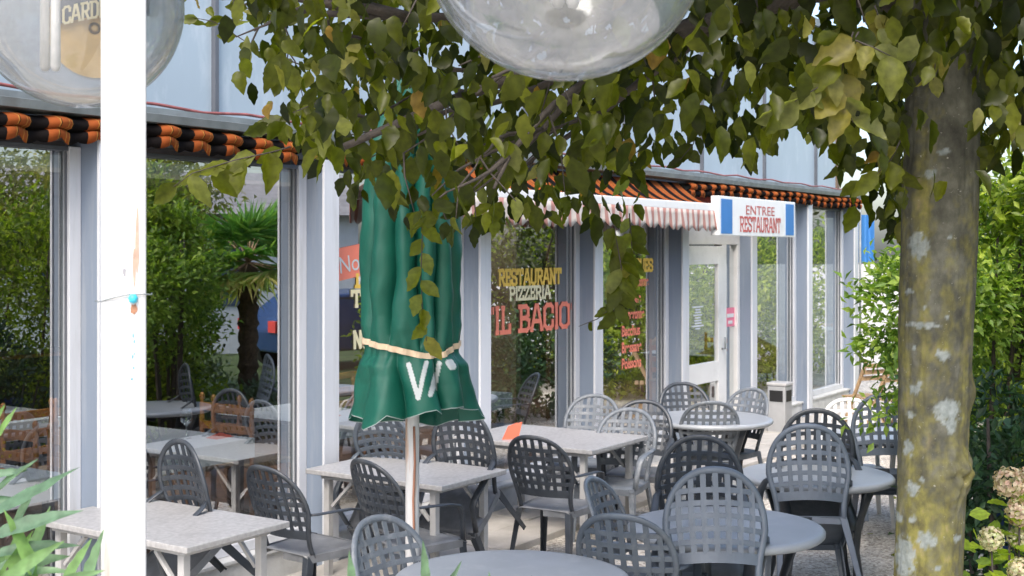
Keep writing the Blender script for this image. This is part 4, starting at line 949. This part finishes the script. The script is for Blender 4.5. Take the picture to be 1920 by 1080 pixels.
# individual drooping twigs with alternate leaves (start px, list of pixels, distance)
twl = []
def twig(pix, Y, nl, ln, tone0, spread=.5, up=0, r0=.003):
    pts = [at(x, y, Y+dy)-Vector((tx0, ty0, 0)) for x, y, dy in pix]
    tw = MB(); tw.tube(pts, [r0*(1-.6*i/(len(pts)-1)) for i in range(len(pts))], 5); tw.build('twig', M['branch'], T)
    seg = [(pts[i+1]-pts[i]).length for i in range(len(pts)-1)]; tot = sum(seg)
    for k in range(nl):
        s = tot*(k+.6)/nl; i = 0
        while i < len(seg)-1 and s > seg[i]: s -= seg[i]; i += 1
        p_ = pts[i]+(pts[i+1]-pts[i])*min(1, s/seg[i]); t = (pts[i+1]-pts[i]).normalized(); sd_ = 1 if k % 2 else -1
        d = t*.55+Vector((sd_*spread, random.uniform(-.3, .3), -.35+up))+Vector((random.gauss(0, .15),)*3)
        twl.append((p_, d, Vector((random.gauss(0, .5), -1, random.gauss(.2, .4))), ln*random.uniform(.75, 1.15), min(.95, max(0, random.gauss(tone0, .1)))))
twig([(785, 380, 0), (792, 440, 0), (789, 520, 0), (793, 590, 0), (800, 640, 0)], 4.9, 10, .105, .80)
twig([(1150, 420, 0), (1165, 500, 0), (1160, 560, 0), (1150, 585, 0)], 4.6, 13, .105, .60)
twig([(1180, 400, 0), (1185, 470, 0), (1172, 540, 0)], 4.75, 10, .10, .66)
twig([(1170, 560, 0), (1120, 598, 0), (1085, 612, 0)], 4.7, 2, .075, .5)
twig([(545, 275, 0), (510, 285, 0), (440, 300, -.02), (360, 325, -.05), (325, 350, -.06)], 4.0, 9, .115, .74, .7)
twig([(640, 130, 0), (560, 120, 0), (480, 90, 0), (400, 40, 0), (345, 30, 0)], 4.5, 16, .075, .62, .8, .2)
twig([(600, 60, 0), (540, 30, 0), (470, 20, 0), (420, -20, 0)], 4.6, 12, .08, .6, .8, .2)
twig([(650, 200, 0), (600, 190, 0), (540, 215, 0), (500, 235, 0)], 4.5, 11, .09, .6, .8)
twig([(1680, 110, 0), (1640, 140, 0), (1690, 330, 0)], 4.2, 6, .11, .6)
twig([(1610, 60, 0), (1590, 90, 0), (1540, 160, 0), (1490, 190, 0)], 3.5, 7, .125, .885, .7)
twig([(1600, 60, 0), (1580, 120, 0), (1575, 180, 0), (1600, 230, 0)], 3.55, 8, .13, .885, .7)
twig([(1590, 70, 0), (1640, 90, 0), (1680, 110, 0)], 3.5, 3, .12, .90, .5)
twig([(1640, 10, 0), (1650, 40, 0)], 3.6, 3, .10, .985, .3)
twig([(1750, 60, 0), (1755, 110, 0), (1750, 150, 0)], 3.7, 4, .085, .94, .25)
twig([(1310, 230, 0), (1300, 270, 0), (1275, 300, 0)], 4.6, 5, .09, .35)
twig([(1690, 260, 0), (1670, 300, 0), (1640, 330, 0)], 3.9, 3, .105, .76)
for a, b, k in ((630, 60, 4.4), (700, 95, 4.5), (840, 130, 4.6), (950, 250, 4.9), (640, 210, 4.6), (860, 170, 4.8)):
    twig([(a, b, 0), (a+60, b+20+random.uniform(-30, 10), .05), (a+130, b-30, .1)], k, 2, .09, .5, r0=.010)
P = np.concatenate([P, np.array([list(t_[0]) for t_ in twl])]); D = np.concatenate([D, np.array([list(t_[1]) for t_ in twl])]); Nn = np.concatenate([Nn, np.array([list(t_[2]) for t_ in twl])])
Ln = np.concatenate([Ln, [t_[3] for t_ in twl]]); tone = np.concatenate([tone, [t_[4] for t_ in twl]])
leaves('crown', P, D, Nn, Ln, Ln*rng.uniform(.46, .64, len(Ln)), tone, L_horn, T, full=True, curl=.45)
for k in range(170):
    p_ = random.choice(tips); pp = 960+(p_.x+tx0)/(p_.y+TY)*F; L_ = random.uniform(.10, .26); lim = CH+(HOR-edge(pp)+40)/F*(p_.y+TY)
    q_ = p_+Vector((random.uniform(-.12, .12), random.uniform(-.12, .12), -L_)); q_.z = max(q_.z, lim)
    if q_.z < p_.z: br.tube([p_, (p_+q_)/2+Vector((random.uniform(-.03, .03), random.uniform(-.03, .03), .02)), q_], [.004, .003, .0015], 5)
br.build('branch', M['branch'], T)

# ------------------------------------------------------------------ hedge, shrubs, garden to the right (also mirrored in the panes)
bush('laurel_hedge', 'tall glossy laurel hedge right of the mossy tree trunk', 'hedge',
     [((4.1, 7.0, 1.5), (.85, 1.0, 1.3), 260, 44, .10), ((4.2, 8.1, 1.4), (.9, .75, 1.35), 230, 44, .10), ((5.2, 6.4, 1.6), (.8, 1.0, 1.3), 70, 30, .12), ((3.9, 7.6, .6), (.7, 1.3, .6), 110, 36, .1), ((3.75, 7.9, 2.45), (.75, .6, .5), 110, 40, .1), ((4.9, 11.4, 1.2), (.55, .6, 1.0), 120, 40, .11)], L_hedge, .085, stems=10, tone0=.5)
bush('broadleaf_shrub', 'bright yellow-green shrub between the building corner and tree trunk', 'shrub',
     [((2.70, 8.0, 1.80), (.50, .42, .42), 95, 30, .07), ((3.10, 8.3, 1.85), (.55, .5, .8), 110, 28, .08), ((2.42, 7.9, 1.55), (.24, .2, .12), 14, 16, .04), ((2.35, 7.85, 1.18), (.22, .2, .12), 11, 12, .05), ((2.5, 7.95, 1.40), (.2, .2, .14), 10, 14, .05)], L_bright, .075, stems=7, tone0=.58, stemc=[1])
bush('conifer_shrub', 'dark low conifer behind the pink hydrangea heads', 'shrub',
     [((2.75, 6.7, .55), (.55, .5, .75), 90, 30, .07), ((2.55, 6.5, 1.1), (.35, .35, .4), 40, 26, .06)], L_dark, .075, stems=5, tone0=.45)
bush('far_hedge', 'sunlit hedge in the distance beyond the end of the building', 'hedge',
     [((6.6, 15.5, 1.1), (1.0, 1.2, 1.25), 160, 40, .13), ((7.4, 17.5, 1.1), (1.2, 1.6, 1.3), 180, 40, .15), ((8.6, 20.5, 1.2), (1.4, 2.2, 1.4), 180, 40, .17), ((9.6, 15, 1.3), (1.4, 2.2, 1.5), 130, 34, .17)], L_hedge, .12, stems=8, tone0=.62)
bush('garden_shrub', 'low leafy shrub in the garden bed beyond the far right table', 'shrub',
     [((4.9, 11.9, .6), (1.0, 1.0, .75), 110, 34, .10), ((5.2, 13.4, .6), (.9, .9, .8), 70, 34, .11)], L_dark, .11, stems=5, tone0=.75)
bush('garden_shrub', 'rounded grey-green shrub mirrored at the foot of the palm', 'shrub',
     [((4.0, 9.6, .35), (.55, .5, .4), 60, 30, .07), ((5.3, 9.0, .4), (.5, .4, .45), 40, 30, .08)], L_lav, .10, stems=3, tone0=.5, stemc=[0])
for i, (x, y, h, r_, lb) in enumerate(((8.3, 5.6, 2.5, 1.7, 'olive coloured tree mirrored in the leftmost window'), (9.4, 8.4, 2.7, 1.5, 'yellowish tree mirrored behind the palm'), (9.6, 14.8, 1.9, 2.1, 'tall tree mirrored in the window with gold lettering'), (11.0, 19.2, 2.1, 2.3, 'round tree mirrored in the panes by the door'), (8.8, 3.0, 3.6, 1.5, 'tree at the near end of the mirrored garden'))):
    b_ = bush('garden_tree', lb, 'tree', [((x, y, h), (r_, r_, r_*.85), 230, 40, .17)], L_tree2 if i in (2, 3) else L_tree, .15 if i in (2, 3) else .12, group='garden trees seen mirrored in the windows', stems=0, tone0=.55, partname='crown')
    q = MB(); q.tube([(0, 0, 0), (.05, .03, h*.5), (0, 0, h)], [.14, .11, .05], 9)
    for k in range(6): a = k*1.05; q.tube([(0, 0, h*.6), (math.cos(a)*r_*.5, math.sin(a)*r_*.5, h*.95), (math.cos(a)*r_*.75, math.sin(a)*r_*.75, h+r_*.3)], [.05, .03, .01], 6)
    q.build('trunk', M['branch'], b_)
# palm mirrored in the big left window
pal = empty('fan_palm', 'small fan palm with shaggy brown trunk mirrored in the left window', 'palm', (4.5, 9.3, 0))
q = MB(); q.lathe([(.105+.014*math.sin(i*1.9)+.012*(i % 2), 1.95*i/40) for i in range(41)]+[(0, 2.0)], n=24); q.build('trunk', M['palmtrunk'], pal)
Pp, Dp, Np_, Lp, Wp, Tp = [], [], [], [], [], []
q = MB()
for k in range(34):
    el_ = R(-38+115*((k*7) % 34)/34); a = k*2.4; dv = Vector((math.cos(a)*math.cos(el_), math.sin(a)*math.cos(el_), math.sin(el_)))
    st = Vector((0, 0, 2.02)); hub = st+dv*random.uniform(.28, .42); q.tube([st, hub], .008, 5)
    sd_ = dv.cross(Vector((0, 0, 1))).normalized(); upv = sd_.cross(dv).normalized()
    for j in range(22):
        b_ = R(-100+200*j/21); ld = (dv*math.cos(b_)+sd_*math.sin(b_)).normalized(); ld = ld+Vector((0, 0, -.12))
        Pp.append(hub); Dp.append(ld); Np_.append(upv+sd_*.2*math.sin(j)); Lp.append(random.uniform(.42, .56)*(.8+.2*math.cos(b_))); Wp.append(.042); Tp.append(min(1, max(0, (.45 if el_ > -.2 else .9)+random.gauss(0, .12))))
q.build('stalk', M['wicker'], pal)
leaves('fronds', np.array(Pp), np.array(Dp), np.array(Np_), np.array(Lp), np.array(Wp), np.array(Tp), L_palm, pal, curl=.3)
# white house and parked car behind the garden
hs = empty('white_house', 'plain white house with grey roof mirrored behind the garden trees', 'house', (17.5, 8.0, 0))
q = MB(); q.box2((-1, -9, 0), (3, 6, 2.9)); q.build('wall', M['housewall'], hs)
q = MB(); q.add([(-1.4, -9.4, 2.905), (3.4, -9.4, 2.905), (3.4, 6.4, 2.905), (-1.4, 6.4, 2.905), (1, -9.4, 3.9), (1, 6.4, 3.9)], [(0, 1, 4), (3, 5, 2), (0, 4, 5, 3), (1, 2, 5, 4), (0, 3, 2, 1)]); q.build('roof', M['roofgrey'], hs)
for y in (-6, -3, 0, 3):
    q = MB(); q.box2((-1.03, y-.5, 1.0), (-1.003, y+.5, 2.2)); q.build('window', M['navy'], hs)
car = empty('parked_car', 'dark blue hatchback mirrored beside the palm trunk', 'car', (13.0, 12.9, 0), R(75))
q = MB(); side = [(-1.9, .35), (-1.95, .75), (-1.75, .95), (-1.2, 1.35), (.3, 1.42), (1.0, .98), (1.8, .85), (1.95, .6), (1.9, .35)]
n = len(side); vs = [(x, s_*(.82-.12*max(0, z-.9)), z) for s_ in (-1, 1) for x, z in side]; q.add(vs, [(i, (i+1) % n, n+(i+1) % n, n+i) for i in range(n)]+[tuple(range(n-1, -1, -1)), tuple(range(n, 2*n))]); q.build('body', M['carblue'], car, .05)
for x in (-1.25, 1.25):
    for y in (-.80, .80):
        q = MB(); q.sweep([(x, y-.1, .31), (x, y+.1, .31)], (1, 0, 0), .31, .31, 24, 0, False); q.build('wheel', M['tyre'], car)
for y in (-.6, .6):
    q = MB(); q.box2((-1.985, y-.14, .72), (-1.90, y+.14, .92)); q.build('tail_light', M['red'], car)
for s_ in (-1, 1):
    q = MB(); q.add([(-1.1, s_*.80, .98), (.75, s_*.80, .98), (.25, s_*.772, 1.33), (-.95, s_*.772, 1.30)], [(0, 1, 2, 3)]); q.build('window', M['black'], car)

# a few fallen leaves on the gravel
n = 170; Yf = rng.uniform(5.2, 12, n); Xf = rng.uniform(-.1, .42, n)*Yf; Pl = np.stack([Xf, Yf, np.full(n, .008)], 1); Pl = Pl[((Xf-O2[0])*DY-(Yf-O2[1])*DX) > 1.1]; n = len(Pl)
tag(leaves('fallen_leaves', Pl, np.stack([rng.normal(size=n), rng.normal(size=n), rng.uniform(0, .15, n)], 1), np.tile([0, 0, 1.], (n, 1))+rng.normal(size=(n, 3))*.2, rng.uniform(.05, .09, n), rng.uniform(.03, .045, n), rng.uniform(.75, 1, n), L_horn, full=True), kind='stuff')
# hydrangea at the lower right corner
hy = empty('hydrangea', 'hydrangea with faded pink flower heads and yellow-green leaves beside the trunk', 'shrub', (at(1890, 960, 5.0).x, 5.0, 0))
hx, hyy = hy.location.x, hy.location.y; hl = []; q = MB()
for i, (x, y, Y, r_) in enumerate(((1893, 905, 5.0, .062), (1912, 960, 4.95, .055), (1859, 1010, 4.9, .048), (1905, 1008, 5.0, .040), (1925, 900, 5.1, .05), (1915, 1070, 4.8, .05), (1950, 985, 5.0, .06))):
    c_ = at(x, y, Y)-Vector((hx, hyy, 0)); n = 230; d = norm(rng.normal(size=(n, 3))); Pf = np.array(c_)+d*r_*rng.uniform(.75, 1.05, (n, 1))
    Dd = np.cross(d, rng.normal(size=(n, 3))); Lf = np.full(n, r_*.36); Pf = Pf-norm(Dd)*Lf[:, None]*.5
    leaves('flower_head', Pf, Dd, d, Lf, Lf*.95, np.clip(rng.normal(.45+.3*(y > 990), .22, n), 0, 1), L_pet, hy)
    q.tube([(c_.x*.3, c_.y*.3, 0), (c_.x*.8, c_.y*.8, c_.z*.6), (c_.x, c_.y, c_.z-.02)], [.006, .005, .004], 6)
    for k in range(7):
        a = k*2.4; zz = c_.z-.06-.035*k; hl.append(((c_.x, c_.y, zz), (math.cos(a), math.sin(a), .1-.1*k), random.uniform(.07, .12)))
for k in range(90): hl.append(((random.uniform(-.12, .5), random.uniform(-.1, .4), random.uniform(.4, 1.05)), (random.uniform(-1, 1), random.uniform(-1, 1), random.uniform(-.4, .3)), random.uniform(.07, .12)))
q.build('stem', M['branch'], hy)
Ph = np.array([h_[0] for h_ in hl]); Dh = np.array([h_[1] for h_ in hl]); Lh = np.array([h_[2] for h_ in hl]); n = len(Ph)
leaves('foliage', Ph, Dh, np.tile([0, -.3, 1.0], (n, 1))+rng.normal(size=(n, 3))*.3, Lh, Lh*.7, rng.random(n), L_hyd, hy, full=True)
# blue bucket in the hedge's shade
bk = at(1862, 985, 6.75); bu = empty('bucket', 'blue plastic bucket hanging in the dark shrubs beside the tree trunk', 'bucket', (bk.x, bk.y, bk.z-.12))
q = MB(); q.lathe([(0, 0), (.075, 0), (.105, .22), (.112, .222), (.108, .235), (.10, .23), (.072, .01), (0, .01)], n=32); q.build('body', M['bucket'], bu)
q = MB(); q.tube([(.105*math.cos(a), .02, .22+.12*math.sin(a)) for a in [PI*i/14 for i in range(15)]], .004, 6); q.build('handle', M['gutter'], bu)

# oleander in the near left corner
ol = empty('oleander', 'blurred oleander with long grey-green leaves in the lower left corner', 'plant', (-1.15, 2.45, 0))
olp, old, oll, olt = [], [], [], []; q = MB()
def olean(px, py, Y, ang, ln, t_, dy=0):
    p_ = at(px, py, Y)-Vector((-1.15, 2.45, 0)); olp.append(list(p_)); old.append([math.cos(R(ang)), dy, math.sin(R(ang))]); oll.append(ln); olt.append(t_)
for a_ in ((-30, 968, 2.45, 26, .205, .3), (-20, 935, 2.5, 40, .13, .35), (-25, 1010, 2.4, 20, .195, .4), (-30, 1050, 2.45, 12, .19, .3), (-20, 1065, 2.5, 10, .165, .55), (5, 1085, 2.4, 8, .14, .6), (70, 1100, 2.4, 103, .16, .95), (20, 1000, 2.5, 60, .11, .5), (-40, 860, 2.5, 70, .12, .9), (-12, 830, 2.5, 62, .085, .9), (60, 1120, 2.35, 25, .15, .7), (110, 1110, 2.4, 60, .12, .8), (150, 1115, 2.4, 68, .13, .6), (-40, 900, 2.5, 15, .10, .4), (-10, 1100, 2.3, 35, .15, .8), (-60, 940, 2.5, 5, .12, .2), (-40, 820, 2.55, 85, .1, .9)): olean(*a_)
for k in range(60):
    olean(random.uniform(-150, 40), random.uniform(1090, 1500), random.uniform(2.35, 2.7), random.uniform(-10, 120), random.uniform(.12, .2), random.random(), random.uniform(-.5, .5))
for x in (-60, -20, 15, 70, 120):
    b_ = at(x, 1050 if x < 40 else 1110, 2.45)-Vector((-1.15, 2.45, 0)); q.tube([(x*.0008, .02, 0), (b_.x*.7, b_.y, b_.z*.6), (b_.x, b_.y, b_.z)], [.008, .006, .003], 6)
q.build('stem', M['branch'], ol); n = len(olp)
leaves('foliage', np.array(olp), np.array(old), np.tile([.1, -.75, .65], (n, 1))+rng.normal(size=(n, 3))*.2, np.array(oll), np.array(oll)*.17, np.clip(np.array(olt), 0, 1), L_ole, ol, full=True, curl=.12)
o2_ = empty('oleander', 'tips of a green shoot rising in front of the foremost round table', 'plant', (-.25, 2.4, 0))
olp, old, oll, olt = [], [], [], []; q = MB()
for px0, tipy, w_ in ((662, 1030, 0), (798, 1012, 0), (915, 1072, 0), (975, 1078, 0)):
    p_ = at(px0, tipy+110, 2.4)-Vector((-.25, 2.4, 0)); olp.append(list(p_)); old.append([random.uniform(-.12, .12), 0, 1]); oll.append(110/F*2.4); olt.append(.55)
    q.tube([(p_.x*.8, 0, 0), (p_.x, 0, p_.z*.6), tuple(p_+Vector((0, 0, .01)))], [.006, .005, .002], 6)
    for k in range(5): olp.append([p_.x, 0, p_.z-.03-.05*k]); old.append([random.choice((-1, 1))*.6, random.uniform(-.4, .4), .6]); oll.append(.12); olt.append(.5)
q.build('stem', M['branch'], o2_); n = len(olp)
leaves('foliage', np.array(olp), np.array(old), np.tile([.2, -.9, .2], (n, 1)), np.array(oll), np.array(oll)*.16, np.array(olt), L_ole, o2_, full=True, curl=.08)

# wooden garden chairs beyond the building, blue banner
def folding(px, Y, label):
    c_ = at(px, 700, Y); r_ = empty('folding_chair', label, 'chair', (c_.x, Y, 0), .5, 'slatted wooden folding chairs beyond the corner')
    for s_ in (-1, 1):
        q = MB(); q.sweep([(s_*.2, .22, 0), (s_*.2, -.2, .88)], (1, 0, 0), .012, .018); q.sweep([(s_*.18, -.24, 0), (s_*.18, .18, .45)], (1, 0, 0), .012, .018); q.build('leg', M['wicker'], r_)
    q = MB()
    for k in range(6): q.box2((-.2, -.18+k*.065, .445), (.2, -.13+k*.065, .46))
    q.build('seat', M['wicker'], r_)
    q = MB()
    for k in range(3): q.box((0, -.125-.035*k*1.2, .68+.075*k), (.4, .012, .05))
    q.build('backrest', M['wicker'], r_)
folding(1625, 14.6, 'wooden folding chair just beyond the building corner'); folding(1668, 14.4, 'wooden folding chair partly behind the tree trunk')
fp = at(1615, 450, 21); fl = empty('banner', 'blue banner on a pole past the end of the building', 'banner', (fp.x, fp.y, 0))
q = MB(); q.tube([(-.02, 0, 0), (-.02, 0, 2.9)], .02, 8); q.build('pole', M['gutter'], fl)
q = MB(); n = 12; vs = []
for i in range(n+1):
    for z in (1.95, 2.75): vs.append((i/n*.26-.05, .03*math.sin(i*.9), z))
q.add(vs, [(2*i, 2*i+2, 2*i+3, 2*i+1) for i in range(n)], 0, True); q.build('cloth', M['signblue'], fl)

# ------------------------------------------------------------------ dining room behind the glass
def inroot(name, label, cat, u, d, group=None, rz=0, z=.12):
    p_ = Wd(u, -d, z); return empty(name, label, cat, p_, ANG+rz, group)
def dtable(u, d, label, w=.8, l=1.1, rz=0):
    r_ = inroot('dining_table', label, 'table', u, d, 'dining tables behind the glass', rz)
    q = MB(); q.box2((-w/2, -l/2, .70), (w/2, l/2, .73)); q.build('tabletop', M['darkwood'], r_, .004)
    q = MB(); q.box2((-w/2-.015, -l/2-.015, .7305), (w/2+.015, l/2+.015, .734)); q.box2((-w/2-.015, -l/2-.0185, .60), (w/2+.015, -l/2-.0155, .7335)); q.build('paper_cover', M['cloth'], r_)
    for x in (-w/2+.06, w/2-.06):
        for y in (-l/2+.06, l/2-.06):
            q = MB(); q.box2((x-.025, y-.025, 0), (x+.025, y+.025, .6995)); q.build('leg', M['darkwood'], r_)
    return r_
dproto = None
def dchair(u, d, rz, label):
    global dproto
    if dproto is None:
        r_ = inroot('dining_chair', label, 'chair', u, d, 'turned orange wooden dining chairs', rz); dproto = r_
        for s_ in (-1, 1):
            q = MB(); pr_ = [(.018, 0), (.020, .3), (.024, .42), (.016, .47), (.023, .53), (.017, .60), (.022, .72), (.016, .80), (.021, .86), (.012, .885), (.020, .905), (.021, .925), (.010, .945), (0, .948)]
            q.lathe(pr_, (s_*.2, -.2, 0), 14); q.build('back_post', M['wood'], r_)
            q = MB(); q.lathe([(.016, 0), (.022, .2), (.018, .42)], (s_*.2, .2, 0), 12); q.build('leg', M['wood'], r_)
        q = MB()
        for z in (.84, .70, .57): q.box2((-.19, -.21, z-.03), (.19, -.19, z+.03))
        q.build('backrest', M['wood'], r_, .004)
        q = MB(); q.box2((-.23, -.22, .425), (.23, .23, .455)); q.build('seat', M['wicker'], r_, .01)
        return r_
    r_ = dup(dproto); r_.location = Wd(u, -d, .12); r_.rotation_euler = (0, 0, ANG+rz); return tag(r_, label, 'chair', 'turned orange wooden dining chairs')
dt = []
for u, d, lb in ((-2.15, .85, 'dining table behind the leftmost window with white paper cover'), (-.55, .95, 'dining table in the large window left of the parasol'), (-3.2, 2.6, 'dining table at the back of the room on the left'), (-.4, 3.0, 'second row dining table behind the large left window'),
                 (1.05, 1.0, 'dining table behind the window with NO lettering'), (2.75, 1.0, 'dining table behind the IL BACIO window'), (8.2, 1.0, 'dining table right of the entrance')):
    dtable(u, d, lb); dt.append((u, d))
for i, (u, d, rz, lb) in enumerate(((-1.45, .85, PI/2, 'wooden chair right of the dining table in the leftmost window'), (-2.85, .9, -PI/2, 'wooden chair left of the dining table in the leftmost window'), (-1.2, 1.25, -PI/2, 'wooden chair left of the table with the wine glass'), (-1.2, .7, -PI/2, 'wooden chair close to the glass left of the wine glass table'),
                                (.12, 1.2, PI/2, 'wooden chair right of the table with the wine glass'), (-.75, 1.85, PI, 'wooden chair behind the table with the wine glass'), (-.35, 1.8, PI, 'second wooden chair behind the table with the wine glass'), (-1.1, 3.0, -PI/2, 'wooden chair at the second row table'),
                                (.45, 1.0, -PI/2, 'wooden chair behind the glass under the parasol'), (1.65, 1.0, PI/2, 'wooden chair behind the glass right of the parasol'), (2.75, 1.85, PI, 'wooden chair at the table behind IL BACIO'), (7.6, 1.0, -PI/2, 'wooden chair left of the table beyond the door'), (8.8, 1.0, PI/2, 'wooden chair right of the table beyond the door'))):
    dchair(u, d, rz, lb)
def napkin(u, d, z, label, rz=.4):
    q = MB(); q.add([(-.09, -.06, 0), (.09, -.05, 0), (.08, .07, .0), (-.08, .06, 0), (0, 0, .035)], [(0, 1, 4), (1, 2, 4), (2, 3, 4), (3, 0, 4), (3, 2, 1, 0)])
    o = q.build('napkin', M['napkin'], None, loc=Wd(u, -d, z), rot=(0, 0, ANG+rz)); tag(o, label, 'napkin', 'red napkins on the dining tables')
for i, (u, d, lb) in enumerate(((-.25, .60, 'red napkin near the wine glass at the right end of the window table'), (-.8, 1.25, 'red napkin on the far left of the window table'), (-.35, 1.35, 'red napkin beyond the wine glass'), (-1.95, .6, 'red napkin on the table in the leftmost window'), (-2.3, 1.2, 'red napkin at the far side of the leftmost table'), (-3.1, 2.4, 'red napkin on the back table'), (2.6, .7, 'red napkin on the table behind IL BACIO'), (1.0, .7, 'red napkin behind the parasol'))): napkin(u, d, .855, lb, i*.5)
def wineglass(u, d, label):
    q = MB(); q.lathe([(0, 0), (.034, .001), (.033, .004), (.005, .008), (.004, .085), (.012, .095), (.035, .115), (.042, .145), (.038, .19), (.033, .205)], n=32)
    o = q.build('wine_glass', M['wineglass'], None, loc=Wd(u, -d, .8545)); tag(o, label, 'wine glass', 'wine glasses on the dining tables')
wineglass(-.42, .75, 'wine glass beside the red napkin in the large left window'); wineglass(-2.2, .8, 'wine glass on the table in the leftmost window'); wineglass(-.7, 1.05, 'wine glass near the middle of the window table')
# wicker tub chairs beyond the door
def tub(u, d, rz, label):
    r_ = inroot('wicker_chair', label, 'chair', u, d, 'wicker chairs beyond the door', rz)
    q = MB(); vs = []; n = 24
    for j in range(9):
        for i in range(n+1):
            a = PI+PI*i/n if False else PI*(1.0+i/n); zt = .45+(.45-.18*abs(math.cos(a)))*j/8; rr = .27+.02*j/8; vs.append((rr*math.cos(a), rr*math.sin(a), zt))
    q.add(vs, [(j*(n+1)+i, j*(n+1)+i+1, (j+1)*(n+1)+i+1, (j+1)*(n+1)+i) for j in range(8) for i in range(n)], 0, True)
    o = q.build('backrest', M['wicker'], r_); o.modifiers.new('s', 'SOLIDIFY').thickness = .02
    q = MB(); q.lathe([(0, .40), (.26, .40), (.27, .43), (.25, .46), (0, .465)], n=28); q.build('seat', M['wicker'], r_)
    for x in (-.18, .18):
        for y in (-.18, .18): q = MB(); q.tube([(x, y, .40), (x*1.1, y*1.1, 0)], .014, 8); q.build('leg', M['wicker'], r_)
tub(7.75, .75, .9, 'wicker chair just inside the first window after the door'); tub(9.55, .7, 2.2, 'wicker chair inside the last window'); tub(8.75, 1.6, 2.6, 'wicker chair further inside beyond the door')
# counter / sideboard and a brown inner door
sb = inroot('sideboard', 'dark wooden sideboard at the back of the dining room', 'sideboard', 1.5, 5.4)
q = MB(); q.box2((-1.4, -.25, 0), (1.4, .25, .95)); q.build('body', M['darkwood'], sb, .01); q = MB(); q.box2((-1.45, -.29, .951), (1.45, .29, .99)); q.build('top', M['wood'], sb, .005)
idr = inroot('inner_door', 'brown wooden inner door behind the FONDUES window', 'door', 4.75, .75, rz=0)
q = MB(); q.box2((-.42, 0, 0), (.42, .05, 2.1)); q.build('leaf', mat('brown_door', (.17, .075, .045), .45, .2, 5, stretch=(1, 1, .2)), idr, .004)
q = MB(); q.box2((-.30, -.012, .2), (.30, -.002, .9)); q.box2((-.30, -.012, 1.05), (.30, -.002, 1.9)); q.build('raised_panel', M['darkwood'], idr, .006)
